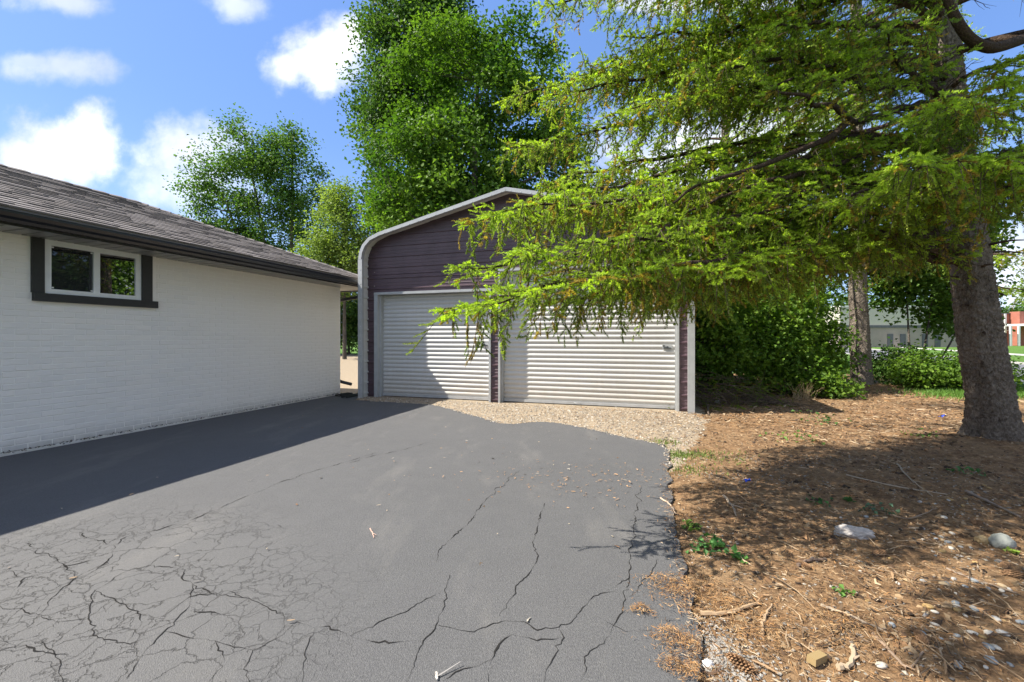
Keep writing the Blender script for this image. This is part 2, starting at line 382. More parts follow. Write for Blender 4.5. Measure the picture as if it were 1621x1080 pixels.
# slight rise round the trunks
for tx, ty in ((5.62, 5.0), (8.95, 10.9), (6.2, 12.2)):
    BZ += .10*np.exp(-((gx-tx)**2+(gy-ty)**2)/.5)
uu, vv_ = toUV(gx, gy)
BZ = np.where((uu > 7.6) & (vv_ < 1.0), np.minimum(BZ, -.012), BZ)
def gz(x, y):
    i = np.clip(((np.asarray(y)-BY0)/BS), 0, BZ.shape[0]-2); j = np.clip(((np.asarray(x)-BX0)/BS), 0, BZ.shape[1]-2)
    i0 = i.astype(int); j0 = j.astype(int); fi = i-i0; fj = j-j0
    return (BZ[i0, j0]*(1-fi)*(1-fj)+BZ[i0+1, j0]*fi*(1-fj)+BZ[i0, j0+1]*(1-fi)*fj+BZ[i0+1, j0+1]*fi*fj)
def grid_mesh(gx, gy, Z, keep):
    r, c = gx.shape; idx = np.arange(r*c).reshape(r, c)
    Q = np.stack([idx[:-1, :-1], idx[:-1, 1:], idx[1:, 1:], idx[1:, :-1]], -1).reshape(-1, 4)
    kq = keep[:-1, :-1].reshape(-1); Q = Q[kq]
    used = np.unique(Q); mp = np.zeros(r*c, int); mp[used] = np.arange(len(used))
    b = MB(); b.add(np.stack([gx, gy, Z], -1).reshape(-1, 3)[used], mp[Q]); return b
# gravel zone: in front of the garage and just round the driveway's top end
gpx = [(560, 625), (640, 630), (1100, 655), (1116, 668), (1108, 690), (1090, 712), (1072, 740), (1040, 750), (990, 720), (900, 705), (790, 700), (700, 670), (560, 650)]
GP = np.array([G(x, y)[:2] for x, y in gpx])
wob = .22*vnoise(gx, gy, 2.2, 9)+.10*vnoise(gx, gy, 7, 10)
isg = in_poly(gx+wob, gy+wob, GP) | (uu > 7.5) & (vv_ < .9)
deep = ins & (ed > .25)
obj('soil_ground', grid_mesh(gx, gy, BZ, ~isg & ~deep), M['soil'], kind='structure', smooth=True)
obj('gravel_ground', grid_mesh(gx, gy, BZ, isg & ~deep), M['gravel_ground'], kind='structure', smooth=True)
# big base terrain, then sheets each a little higher
def sheet(name, pts, z, m_, dz=0, **kw):
    b = MB(); vv = [Vector((a, c, 0)) for a, c in pts]; b.add([(a, c, z) for a, c in pts], tessellate_polygon([vv]))
    if dz:
        k = len(pts); b.add([(a, c, z) for a, c in pts]+[(a, c, z-dz) for a, c in pts], [(i, (i+1) % k, k+(i+1) % k, k+i) for i in range(k)])
    return obj(name, b, m_, kind='structure', **kw)
sheet('ground', [(-900, -300), (900, -300), (900, 1500), (-900, 1500)], -.10, M['lawn'])
sheet('gravel_lot', [(-26, 9.5), (-3.5, 9.0), (3, 15), (3, 34), (-26, 36)], -.06, M['gravel_ground'])
# street running off to the right behind the trees
RD = np.array((.5, .866)); RN = np.array((.866, -.5))
def road(o0, o1, z, m_, nm, s0=-30, s1=140, dz=0):
    base_ = np.array((14.4, 12.3))
    a = base_+RN*o0; b = base_+RN*o1
    return sheet(nm, [tuple(a+RD*s0), tuple(b+RD*s0), tuple(b+RD*s1), tuple(a+RD*s1)], z, m_, dz)
road(.15, 5.6, -.095, M['street'], 'street'); road(0, .15, 0.0, M['concrete'], 'kerb', dz=.1); road(5.6, 5.75, 0.0, M['concrete'], 'kerb', dz=.1)
road(5.75, 80, -.02, M['lawn'], 'lawn', s1=120)
road(10.5, 12.2, -.008, M['concrete'], 'footpath')
road(-4.5, 0, -.02, M['lawn'], 'grass_verge', s0=-14)
# traced cracks of the driveway
crk_px = [
 [(862,797),(855,815),(850,838),(843,860),(852,880),(838,908),(820,925),(806,950),(790,975)],
 [(822,745),(800,765),(770,790),(745,825),(715,852),(694,872),(690,890)],
 [(1015,770),(1008,800),(1003,840),(998,880),(996,915),(990,950),(975,985),(960,1010)],
 [(712,910),(704,937),(704,960),(690,990),(670,1015),(655,1050),(645,1080)],
 [(704,937),(675,948),(640,970),(600,985),(555,1008)],
 [(694,990),(720,996),(750,1001),(775,990),(800,983),(830,985),(850,998),(885,993),(905,985),(925,960),(950,940),(975,936)],
 [(555,1008),(535,998),(515,992),(500,996)],
 [(470,985),(420,960),(395,948),(340,942),(305,925),(280,900),(240,895)],
 [(500,996),(470,985)],
 [(555,1008),(600,1018),(640,1016),(670,1015)],
 [(470,985),(440,1010),(400,1030),(385,1060),(395,1080)],
 [(500,996),(488,1020),(480,1050),(478,1080)],
 [(885,993),(893,1010),(880,1035),(865,1060),(862,1080)],
 [(893,1010),(850,1015),(810,1005),(790,1020),(778,1045),(720,1065),(700,1080)],
 [(778,1045),(773,1080)],
 [(1042,885),(1030,910),(1010,930),(996,945)],
 [(305,925),(300,960),(260,1000),(230,1030),(200,1075)],
 [(240,895),(200,905),(150,935),(140,980),(155,1010),(205,1020),(260,1000)],
 [(140,980),(90,985),(40,970),(0,960)],
 [(155,1010),(120,1040),(70,1060),(30,1080)],
 [(90,985),(60,1010),(0,1030)],
 [(182,865),(178,880),(150,905),(120,915),(100,930),(60,975)],
 [(178,880),(100,898),(40,915),(15,945)],
 [(182,865),(200,850),(300,825),(380,790),(420,775)],
 [(395,948),(360,935),(300,945),(260,975)],
 [(960,1010),(925,1040),(920,1080)],[(996,915),(960,935)],
 [(960,985),(990,1000),(1030,998)],
 [(0,1015),(60,1032),(120,1040)],[(200,1020),(225,985),(200,960),(150,935)],
 [(340,1015),(300,1010),(260,1000)],[(340,1015),(370,1025),(400,1030)],[(300,960),(350,975),(395,948)],
 [(340,1015),(355,1045),(330,1080)],[(60,1010),(95,1045),(100,1080)],
 [(40,860),(90,885),(120,915)],[(110,840),(150,855),(182,865)],[(0,905),(40,915)],
 [(680,700),(640,712),(590,722),(545,735)],[(600,715),(560,728),(500,745),(440,765),(420,775)]]
for path in crk_px:
    pts = []
    for (a, b), (c, d) in zip(path[:-1], path[1:]):
        m_ = max(4, int(np.hypot(*(G(c, d)-G(a, b))[:2])/.018))
        p0, p1 = G(a, b), G(c, d); L = np.linalg.norm(p1-p0); nn = np.array((-(p1-p0)[1], (p1-p0)[0], 0))/(L+1e-9)
        s0 = rs.rand()*99
        for i in range(m_):
            t = i/m_; am = min(t, 1-t, .25)*4
            pts.append(p0+(p1-p0)*t+nn*(mnoise.noise(Vector((s0+t*L*9, 0, 0)))*.05*min(1, L*3)+mnoise.noise(Vector((s0+t*L*40, 5, 0)))*.016)*am)
    pts.append(G(*path[-1])); pts = np.array(pts)
    T = nv(np.gradient(pts, axis=0)); Nn = np.stack([-T[:, 1], T[:, 0], 0*T[:, 0]], -1)
    s = np.arange(len(pts)); tp = np.minimum(1, np.minimum(s, len(pts)-1-s)/10.)*.7+.3
    s1_ = rs.rand()*50
    w = np.array([.0005+.0036*max(0, .35+mnoise.noise(Vector((s1_+i*.17, 2, 1)))*1.3) for i in s])*tp
    w2 = w*(.5+rs.rand(len(w)))
    Vv = np.concatenate([pts+Nn*w[:, None], pts-Nn*w2[:, None]]); Vv[:, 2] = .0022
    k = len(pts); b = MB(); b.add(Vv, [(i, i+1, k+i+1, k+i) for i in range(k-1)])
    obj('crack', b, M['crack'], driveway)

# ------------------------------------------------------------------ HOUSE
WV, WT = -6.60, 2.40          # wall plane and top
EV, EZ = -6.00, 2.50          # eave line
house = thing('house', UV(5, -9, 0), 'white painted brick bungalow wing with dark shingle hip roof and small high window', 'house')
b = MB()
uw0, uw1, hu0, hu1, hz0, hz1 = -4.0, 8.0, 3.04, 4.02, 1.78, 2.36
f = lambda u, v, z: UV(u, v, z)
t_ = .22
for (a, c, z0, z1) in ((uw0, hu0, -.1, WT), (hu1, uw1, -.1, WT), (hu0, hu1, -.1, hz0), (hu0, hu1, hz1, WT)):
    b.box((a, WV-t_, z0), (c, WV, z1), f)
b.box((uw1-t_, WV-6.2, -.1), (uw1-.001, WV-t_, WT), f); b.box((uw0, WV-6.2, -.1), (uw1-t_, WV-6.0, WT), f); b.box((uw0, WV-6.0, -.1), (uw0+.2, WV-t_, WT), f)
wall = obj('wall', b, M['mortar'], house)
# bricks: every course, running bond
bm_var = []
for k in range(5):
    bb = MB(); r1 = np.random.RandomState(k)
    hx, hy, hz_ = .0975, .0055, .0295; ch = .0035
    V = []
    for sx_ in (-1, 1):
        for sz_ in (-1, 1):
            j = r1.uniform(-.0012, .0012, 3)
            V.append((sx_*hx+j[0], 0, sz_*hz_+j[1]))
    for sx_ in (-1, 1):
        for sz_ in (-1, 1):
            j = r1.uniform(-.0012, .0012, 3)
            V.append((sx_*(hx-ch)+j[0], hy*.5+r1.uniform(-.0012, .0012), sz_*(hz_-ch)+j[1]))
    # order: 0:(-,-) 1:(-,+) 2:(+,-) 3:(+,+)  4..7 front
    Fq = [(4, 6, 7, 5), (0, 2, 6, 4), (2, 3, 7, 6), (3, 1, 5, 7), (1, 0, 4, 5)]
    bm_var.append((np.array(V), Fq))
bmesh_objs = []
for V, Fq in bm_var:
    bb = MB(); bb.add(V, Fq); me = bb.mesh('brick'); me.materials.append(M['brick']); bmesh_objs.append(me)
bl = []
for c in range(36):
    z = .02+c*.0672+.0285
    if z > WT+.01: break
    off = (c % 2)*.103
    u = -1.0+off
    while u < uw1-.05:
        cu = u+.098; L = 1.0
        if cu+.1 > uw1: L = (uw1-u-.002)/.196; cu = u+(uw1-u)/2
        a_, c_ = cu-.0975*L, cu+.0975*L
        if z > 1.66 and a_ < 4.205 and c_ > 2.925:
            for p_, q_ in ((a_, min(c_, 2.925)), (max(a_, 4.205), c_)):
                if q_-p_ > .02: bl.append(((p_+q_)/2, z, (q_-p_)/.195))
        else: bl.append((cu, z, L))
        u += .206
def scr(cu, z):
    p_ = UV(cu, WV, z); return 1/(p_[1]**2) if p_[1] > 1 and abs(p_[0]/p_[1]) < 1.22 else 0
order = sorted(range(len(bl)), key=lambda i: -scr(bl[i][0], bl[i][1]))
near = set(order[:298])
rest = MB()
for i, (cu, z, L) in enumerate(bl):
    k = rs.randint(5); tilt = rs.normal(0, .004); pr = rs.uniform(-.0015, .002)
    o3 = UV(cu, WV+.0005+pr, z)
    MM = Matrix(((UX*L, UY, 0, o3[0]), (UY*L, -UX, 0, o3[1]), (0, 0, 1, o3[2]), (0, 0, 0, 1)))
    # keep a proper rotation: mirror u inside the shape
    RR = Matrix(((-UX*L, UY, 0, o3[0]), (-UY*L, -UX, 0, o3[1]), (0, 0, 1, o3[2]), (0, 0, 0, 1))) @ Matrix.Rotation(tilt, 4, 'Y')
    if i in near: obj('brick', bmesh_objs[k], None, wall, M=RR)
    else:
        V, Fq = bm_var[k]; A = np.array(RR); rest.add(V@A[:3, :3].T+A[:3, 3], Fq)
obj('brickwork', rest, M['brick'], wall, kind='stuff')
# window
win = obj('window', None, parent=house)
def ubox(parent, name, m_, *bs, **kw):
    b_ = MB()
    for p0, p1 in bs: b_.box(p0, p1, f)
    return obj(name, b_, m_, parent, **kw)
ubox(win, 'side_board', M['black_trim'], ((2.93, WV-.01, 1.77), (3.035, WV+.035, WT-.003)))
ubox(win, 'side_board', M['black_trim'], ((4.025, WV-.01, 1.77), (4.15, WV+.035, WT-.003)))
ubox(win, 'side_board', M['mortar'], ((4.152, WV-.005, 1.772), (4.20, WV+.02, WT-.003)), label='white painted caulked strip')
ubox(win, 'sill', M['black_trim'], ((2.94, WV-.012, 1.675), (4.21, WV+.055, 1.768)))
ft = .055
ubox(win, 'frame', M['white_vinyl'], ((3.037, WV-.06, 1.77), (4.023, WV+.012, 1.77+ft)), ((3.037, WV-.06, WT-.07), (4.023, WV+.012, WT-.004)),
     ((3.037, WV-.06, 1.77+ft), (3.037+ft+.01, WV+.012, WT-.07)), ((4.023-ft-.01, WV-.06, 1.77+ft), (4.023, WV+.012, WT-.07)), ((3.50, WV-.06, 1.77+ft), (3.565, WV+.010, WT-.07)))
ubox(win, 'pane', M['glass'], ((3.10, WV-.045, 1.82), (3.502, WV-.035, WT-.068)))
b_ = MB(); b_.box((3.563, 0, 1.82), (3.96, .006, WT-.068), lambda u, v, z: UV(u, WV-.036+v+(u-3.76)*.12, z)); obj('pane', b_, M['glass'], win)   # pane tilted in its frame so its reflection catches trees, not the garage
ubox(win, 'insect_screen', M['screen'], ((3.103, WV-.012, 1.826), (3.50, WV-.010, WT-.071)))
for cu in (3.112, 3.478):
    for cz in (1.835, WT-.095): ubox(win, 'screen_clip', M['white_vinyl'], ((cu, WV-.012, cz), (cu+.018, WV-.004, cz+.016)))
# inside of the room: a dark box behind the glass
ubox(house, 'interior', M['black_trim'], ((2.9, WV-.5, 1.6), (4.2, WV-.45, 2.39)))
# soffit boards
sof = obj('soffit', None, parent=house)
uE = 8.60
u = -3.9; k = 0
while u < uE-.02:
    b_ = MB()
    prof = [(.006, .0), (.008, -.012), (.132, -.012), (.138, 0), (.138, .006), (.006, .006)]
    b_.extrude(prof, lambda t, a, c, u=u: UV(u+a, t, WT+.004+c), WV-.02 if u < 7.85 else WV-.6, EV-.03)
    obj('soffit_board', b_, M['soffit'], sof); u += .15; k += 1
ubox(sof, 'end_soffit', M['soffit'], ((uw1+.002, WV-6.2, WT+.003), (uE-.02, WV-.605, WT+.010)))
ubox(house, 'fascia', M['black_metal'], ((-4, EV-.03, WT-.03), (uE, EV-.002, EZ+.02)), ((uE-.02, EV-7.4, WT-.03), (uE+.004, EV-.035, EZ+.02)))
# gutter (K style)
prof = [(0, .0), (.065, 0), (.075, .028), (.095, .05), (.105, .085), (.105, .105), (.097, .105), (.094, .088), (.066, .012), (.008, .012), (.008, .11), (0, .11)]
b_ = MB(); b_.extrude(prof, lambda t, a, c: UV(t, EV+.0+a, WT-.01+c), -4, uE+.01)
b_.box((uE+.01, EV, WT-.01), (uE+.016, EV+.105, WT+.09), f)
obj('gutter', b_, M['black_metal'], house)
# downspout: elbow under the eave, down the far end wall, kick-out at the foot
dp = [UV(8.42, -6.0, 2.41), UV(8.42, -6.0, 2.33), UV(8.36, -6.12, 2.24), UV(8.12, -6.7, 2.12), UV(8.07, -6.78, 2.0), UV(8.07, -6.78, .40), UV(8.10, -6.70, .28), UV(8.20, -6.45, .20)]
b_ = MB(); b_.tube(smooth_path(dp, 28), .036, 8, cap=True); obj('downspout', b_, M['black_metal'], house, smooth=True)
# roof
WR = 3.11; SL = .40; ridge_z = EZ+.06+SL*WR
def rz(d): return EZ+.06+SL*d       # d: horizontal distance in from the eave
b_ = MB(); vE = EV+.045; vR = EV-WR; vB = EV-2*WR-.05; th = .03
V = [UV(-4, vE, rz(-.045)), UV(uE+.045, vE, rz(-.045)), UV(uE-WR, vR, rz(WR)), UV(-4, vR, rz(WR)), UV(uE+.045, vB, rz(-.045)), UV(-4, vB, rz(-.045))]
V = np.array(V); V2 = V.copy(); V2[:, 2] -= th
b_.add(V, [(0, 1, 2, 3)]); b_.add(V, [(2, 4, 5, 3)]); b_.add(V, [(1, 4, 2)])
b_.add(np.vstack([V, V2]), [(0, 1, 7, 6), (1, 4, 10, 7), (4, 5, 11, 10)]); b_.add(V2, [(0, 1, 4, 5)])
roof = obj('roof', b_, M['shingle'], house, colors=True)
ls = math.hypot(1, SL); NS = np.array((0, SL, 1))/ls
tabs = []
ex = .135/ls
ncs = int((WR+.06)/ex)+1
for c in range(ncs):
    d0 = -.06+c*ex
    u = -1.2+rs.rand()*.25
    uend = uE+.06-max(0, d0)-.0
    while u < uend-.03:
        w_ = rs.choice([.14, .18, .22, .28, .34]); w_ = min(w_, uend-u)
        tabs.append((u, w_-.004, d0, c)); u += w_
def tab_verts(L, hgt=.006):
    # local: x along eave, y up the slope, z out of the roof
    l = .155
    return np.array([(0, 0, 0), (L, 0, 0), (L, l, 0), (0, l, 0), (0, 0, hgt+.006), (L, 0, hgt+.006), (L, l, .002), (0, l, .002)])
TF = [(4, 5, 6, 7), (0, 1, 5, 4), (1, 2, 6, 5), (3, 0, 4, 7)]
unit = {}
for h_ in (.007, .013):
    bb = MB(); bb.add(tab_verts(1, h_), TF); me = bb.mesh('shingle', colors=True); me.materials.append(M['shingle']); unit[h_] = me
def tabM(u, w_, d, h0=.002):
    # world columns: x -> u*w, y -> upslope, z -> normal
    ux = np.append(UV(1, 0, 0), 0)*w_
    up = UV(0, -1, SL)/ls; nn = UV(0, SL, 1)/ls
    o3 = UV(u, EV-d, rz(d))+nn*h0
    A = np.eye(4); A[:3, 0] = UV(1, 0, 0)*w_; A[:3, 1] = up; A[:3, 2] = nn; A[:3, 3] = o3
    return A
def tscr(t):
    p_ = UV(t[0]+t[1]/2, EV-t[2], 2.7)
    return t[1]/(p_[1]**2) if p_[1] > 1 and abs((p_[0])/p_[1]) < 1.23 else 0
order = sorted(range(len(tabs)), key=lambda i: -tscr(tabs[i])); near = set(order[:298]); rest = MB()
for i, t in enumerate(tabs):
    h_ = .007 if rs.rand() < .5 else .013
    A = tabM(t[0], t[1], t[2])
    if i in near: obj('shingle', unit[h_], None, roof, M=Matrix(A.tolist()))
    else:
        Vv = tab_verts(1, h_); rest.add(Vv@A[:3, :3].T+A[:3, 3], TF, col=np.ones(3)*rs.uniform(.72, 1.25))
obj('shingle_field', rest, M['shingle'], roof, kind='stuff', colors=True)
# hip and ridge caps
hipA, hipB = UV(uE+.05, EV+.05, rz(-.05)), UV(uE-WR, EV-WR, rz(WR))
for (A_, B_, n_) in ((hipA, hipB, 26), (hipB, UV(-2, EV-WR, rz(WR)), 30)):
    d_ = nv(B_-A_); s_ = nv(np.cross(d_, (0, 0, 1))); L = np.linalg.norm(B_-A_)/n_
    for i in range(n_):
        c0 = A_+(B_-A_)*i/n_; b_ = MB(); V = []
        for (t, hh) in ((0, .030), (L*1.25, .014)):
            for (sd_, zz_) in ((-.13, -.050), (0, 0), (.13, -.050)):
                V.append(c0+d_*t+s_*sd_+np.array((0, 0, zz_+hh)))
        b_.add(V, [(0, 1, 4, 3), (1, 2, 5, 4)]); V3 = np.array(V); V3[:, 2] -= .012
        b_.add(np.vstack([V, V3]), [(0, 1, 7, 6), (1, 2, 8, 7), (0, 3, 9, 6), (2, 5, 11, 8)])
        obj('ridge_shingle', b_, M['shingle'], roof, colors=True)
# two black drain extension boards lying at the corner
for (a, c, lab) in ((( 7.62, -6.42), (8.02, -6.28), 'flat black plastic drain channel lying nearest the white wall corner'), ((7.45, -6.12), (8.0, -5.98), 'flat black plastic drain channel lying beside the garage corner')):
    b_ = MB(); b_.box((a[0], a[1], .004), (c[0], c[1], .012), f); b_.box((a[0], a[1], .012), (c[0], a[1]+.02, .04), f); b_.box((a[0], c[1]-.02, .012), (c[0], c[1], .04), f)
    b_.box((c[0]-.02, a[1]+.02, .012), (c[0], c[1]-.02, .04), f)
    lone('drain_channel', b_, M['black_trim'], lab, 'drain channel', 'black drain channels by the corner')

# ------------------------------------------------------------------ GARAGE
GU, GL, GR, GC = 7.63, -5.81, .73, -2.54
SU, DU, GB = 7.92, 8.08, 14.6
garage = thing('metal_garage', UV(GU+3, GC, 0), 'dark maroon metal garage with grey rounded roof edge and two roll-up doors', 'garage')
def roofprof():
    pts = [(GL, -.03), (GL, 2.92), (GL+.03, 3.08), (GL+.10, 3.22), (GL+.24, 3.35), (GL+.48, 3.44), (GC, 4.08)]
    r_ = [(2*GC-a, z) for a, z in pts[::-1][1:]]
    return np.array(pts+r_)
RP = roofprof()
def offset(P_, d):
    T = nv(np.gradient(P_, axis=0)); N = np.stack([-T[:, 1], T[:, 0]], -1); return P_+N*d
# roof/side sheet (ribbed along its length is hidden from the front); outer and inner skin
b_ = MB(); O = offset(RP, .02); I = offset(RP, -.0)
npf = len(RP)
V = [UV(u_, a, z) for u_ in (GU+.012, GB) for a, z in O]; b_.add(V, [(i, i+1, npf+i+1, npf+i) for i in range(npf-1)])
V = [UV(u_, a, z) for u_ in (GU+.012, GB) for a, z in I]; b_.add(V, [(i, i+1, npf+i+1, npf+i) for i in range(npf-1)])
obj('roof_shell', b_, M['liner'], garage)
# inner ribs of the left and right side sheet seen under the overhang
for side, vv0 in ((1, GL), (-1, GR)):
    b_ = MB(); z = .05
    while z < 2.85:
        b_.box((GU+.03, vv0+side*.001, z), (SU-.002, vv0+side*.02, z+.035), f); z += .23
    obj('side_rib', b_, M['liner'], garage)
# edge trim: an L-shaped strip following the profile, proud of the sheet
def trim_strip(name, prof2, u0, u1, inner, outer, m_):
    b_ = MB(); O = offset(prof2, outer); I = offset(prof2, -inner); k = len(prof2)
    V = [UV(u_, a, z) for u_ in (u0, u1) for a, z in O]+[UV(u_, a, z) for u_ in (u0, u1) for a, z in I]
    for i in range(k-1):
        b_.add([V[i], V[i+1], V[k+i+1], V[k+i]], [(0, 1, 2, 3)]); b_.add([V[2*k+i], V[2*k+i+1], V[3*k+i+1], V[3*k+i]], [(0, 1, 2, 3)])
        b_.add([V[i], V[i+1], V[2*k+i+1], V[2*k+i]], [(0, 1, 2, 3)]); b_.add([V[k+i], V[k+i+1], V[3*k+i+1], V[3*k+i]], [(0, 1, 2, 3)])
    for j in (0, k-1): b_.add([V[j], V[k+j], V[3*k+j], V[2*k+j]], [(0, 1, 2, 3)])
    return obj(name, b_, m_, garage)
trim_strip('corner_trim', RP[:2], GU-.012, GU+.05, .075, .026, M['galv'])
trim_strip('corner_trim', RP[-2:], GU-.012, GU+.05, .085, .022, M['galv'])
trim_strip('roof_trim', RP[1:7], GU-.014, GU+.08, .050, .022, M['galv'])
trim_strip('roof_trim', RP[6:12], GU-.014, GU+.08, .050, .022, M['galv'])
# trim screws
b_ = MB()
for k in range(14):
    t = (k+.5)/14
    for sg in (1, -1):
        a = GC+sg*(1-t)*2.75; z = 4.08-.2294*abs(a-GC)-.035
        c0 = UV(GU-.016, a, z); b_.box((GU-.020, a-.006, z-.006), (GU-.014, a+.006, z+.006), f)
for k in range(9):
    b_.box((GU-.018, GL+.03, .3+k*.3), (GU-.012, GL+.042, .312+k*.3), f); b_.box((SU-.012, GL+.17, .28+k*.3), (SU-.006, GL+.18, .29+k*.3), f)
obj('screws', b_, M['liner'], garage, kind='stuff')
# doors
D1 = (-5.63, -5.517, -3.01, -2.943, 2.243, 2.19); D2 = (-2.785, -2.72, .468, .528, 2.62, 2.565)
# siding: ribbed horizontal sheets, one panel per 0.9 m of cover, ribs every 225 mm
def rib_profile(z0, z1):
    pts = [(0.0, z0)]; z = math.floor(z0/.228)*.228
    while z < z1:
        for dz, h in ((0, 0), (.022, 0), (.032, .019), (.052, .019), (.062, 0), (.10, 0), (.105, .004), (.118, .004), (.123, 0), (.165, 0), (.170, .004), (.183, .004), (.188, 0)):
            zz_ = z+dz
            if z0 < zz_ < z1: pts.append((h, zz_))
        z += .228
    pts.append((0.0, z1)); return pts
def siding(v0, v1, z0, z1, roofclip=False, n_=1):
    pr = rib_profile(z0, z1); b_ = MB()
    V = []; Q = []
    for h, z in pr:
        a, c = v0, v1
        if roofclip:
            # clip by the roof outline
            if z > 2.92:
                zs = RP[:7, 1]; xs = RP[:7, 0]; lim = np.interp(z, zs, xs); a = max(v0, lim+.004); c = min(v1, 2*GC-lim-.004)
        V += [UV(SU-h, a, z), UV(SU-h, c, z)]
    for i in range(len(pr)-1): Q.append((2*i, 2*i+1, 2*i+3, 2*i+2))
    b_.add(V, Q); return obj('siding_panel', b_, M['purple'], garage)
top = 4.07
siding(GL+.002, D1[0]-.001, -.03, D1[4]); siding(D1[3]+.001, D2[0]-.001, -.03, D1[4]); siding(D2[3]+.001, GR-.002, -.03, D2[4])
siding(GL+.002, D2[0]-.001, D1[4]+.001, D2[4]-.002)
zz0 = D2[4]
for z1 in (2.964, 3.42, 3.876, top): siding(GL+.002, GR-.002, zz0+.001, z1, True); zz0 = z1
def slat_mesh(v0, v1, zc, hh, sag):
    b_ = MB(); V = []; n_ = 14; cols = 10
    for i in range(n_+1):
        t = i/n_; z = zc-hh/2+hh*t
        bulge = .016*(math.sin(PI*min(1, max(0, (t-.18)/.82)))**.8) if t > .18 else 0
        for c in range(cols+1):
            s_ = c/cols; V.append(UV(DU-bulge-sag*mnoise.noise(Vector((s_*3+v0, zc*.9, 0))), v0+(v1-v0)*s_, z))
    Q = [(i*(cols+1)+c, i*(cols+1)+c+1, (i+1)*(cols+1)+c+1, (i+1)*(cols+1)+c) for i in range(n_) for c in range(cols)]
    b_.add(V, Q); return b_
for D, nm, lab in ((D1, 'door', 'narrower roll-up door on the left'), (D2, 'door', 'wider and taller roll-up door on the right')):
    dr = obj(nm, None, parent=garage, label=lab)
    ubox(dr, 'frame', M['galv'], ((SU-.03, D[0], -.03), (DU+.01, D[1], D[4])), label=None) if False else None
    ubox(dr, 'jamb', M['galv'], ((SU-.032, D[0], -.03), (DU+.02, D[1]-.025, D[5])), ((SU+.06, D[1]-.0245, -.03), (DU+.02, D[1], D[5])))
    ubox(dr, 'jamb', M['galv'], ((SU-.032, D[2]+.025, -.03), (DU+.02, D[3], D[5])), ((SU+.06, D[2], -.03), (DU+.02, D[2]+.0245, D[5])))
    ubox(dr, 'header', M['galv'], ((SU-.036, D[0]-.002, D[5]+.001), (DU+.02, D[3]+.002, D[4])))
    hs = .0905; z = .055+hs/2
    while z-hs/2 < D[5]:
        hh = min(hs, D[5]-(z-hs/2)) if z+hs/2 > D[5] else hs
        obj('slat', slat_mesh(D[1]+.002, D[2]-.002, z-hs/2+hh/2, hh, .012), M['door'], dr, smooth=True); z += hs
    ubox(dr, 'bottom_bar', M['galv'], ((DU-.035, D[1]+.004, .005), (DU+.01, D[2]-.004, .055)))
    hv = D[2]-.16; zc = 1.13 if D is D1 else 1.10
    hd = ubox(dr, 'latch', M['galv'], ((DU-.024, hv-.05, zc-.035), (DU-.016, hv+.12, zc+.035)))
    ubox(hd, 'slide_bolt', M['black_metal'], ((DU-.036, hv-.03, zc-.026), (DU-.0245, hv+.10, zc-.012)), ((DU-.036, hv-.04, zc+.010), (DU-.0245, hv-.01, zc+.030)), ((DU-.036, hv+.02, zc-.004), (DU-.0245, hv+.05, zc+.010)))
# lift handle at the foot of the wide door
b_ = MB(); b_.tube(smooth_path([UV(DU-.036, -1.32, .03), UV(DU-.07, -1.30, .035), UV(DU-.075, -1.24, .035), UV(DU-.036, -1.20, .03)], 10), .006, 6)
obj('lift_handle', b_, M['galv'], garage)
ubox(garage, 'base_rail', M['purple'], ((SU-.02, GL+.03, -.06), (SU+.04, D1[0], -.031)), ((SU-.02, D1[3], -.06), (SU+.04, D2[0], -.031)), ((SU-.05, D2[3]-.02, -.06), (SU+.04, GR-.02, -.031)))
ubox(garage, 'back_wall', M['purple'], ((GB-.02, GL+.01, -.05), (GB, GR-.01, 3.2)))

# ------------------------------------------------------------------ FOLIAGE TOOLS
def needles(mb, O, A, L, count, nl, nw, col, rng, stem=True):
    "O origins, A unit axes, L lengths (S), colours (S,3)"
    S = len(O)
    if S == 0: return
    ref = nv(rng.normal(size=(S, 3))); B = nv(np.cross(A, ref)); Cc = np.cross(A, B)
    t = (np.arange(count)+rng.rand(S, count))/count
    phi = rng.rand(S, count)*2*PI
    base = O[:, None]+A[:, None]*(t*L[:, None])[..., None]
    rad = B[:, None]*np.cos(phi)[..., None]+Cc[:, None]*np.sin(phi)[..., None]
    rad[..., 2] += .25
    d = nv(A[:, None]*.75+rad*.8)
    ln = nl*(1-.35*t)*rng.uniform(.8, 1.15, (S, count))
    tip = base+d*ln[..., None]
    tan = -B[:, None]*np.sin(phi)[..., None]+Cc[:, None]*np.cos(phi)[..., None]
    w = nw*.5
    V = np.stack([base-tan*w, base+tan*w, tip], 2).reshape(-1, 3)
    c = np.repeat(col[:, None], count, 1)*rng.uniform(.8, 1.2, (S, count, 1))
    c = np.repeat(c[:, :, None], 3, 2); c[:, :, 2] *= 1.15
    mb.add(V, np.arange(S*count*3).reshape(-1, 3), c.reshape(-1, 3))
    if stem:
        e = O+A*L[:, None]; ww = B*.0022
        V = np.stack([O-ww, O+ww, e], 1).reshape(-1, 3)
        mb.add(V, np.arange(S*3).reshape(-1, 3), np.tile((.12, .075, .04), (S*3, 1)))
def in_frame(Pn, m=.06):
    Y = np.maximum(Pn[:, 1], .01); a = Pn[:, 0]/Y; b = (Pn[:, 2]-H)/Y
    return (Pn[:, 1] > .3) & (np.abs(a) < 1.2+m) & (b < .80+m) & (b > -.81-m)

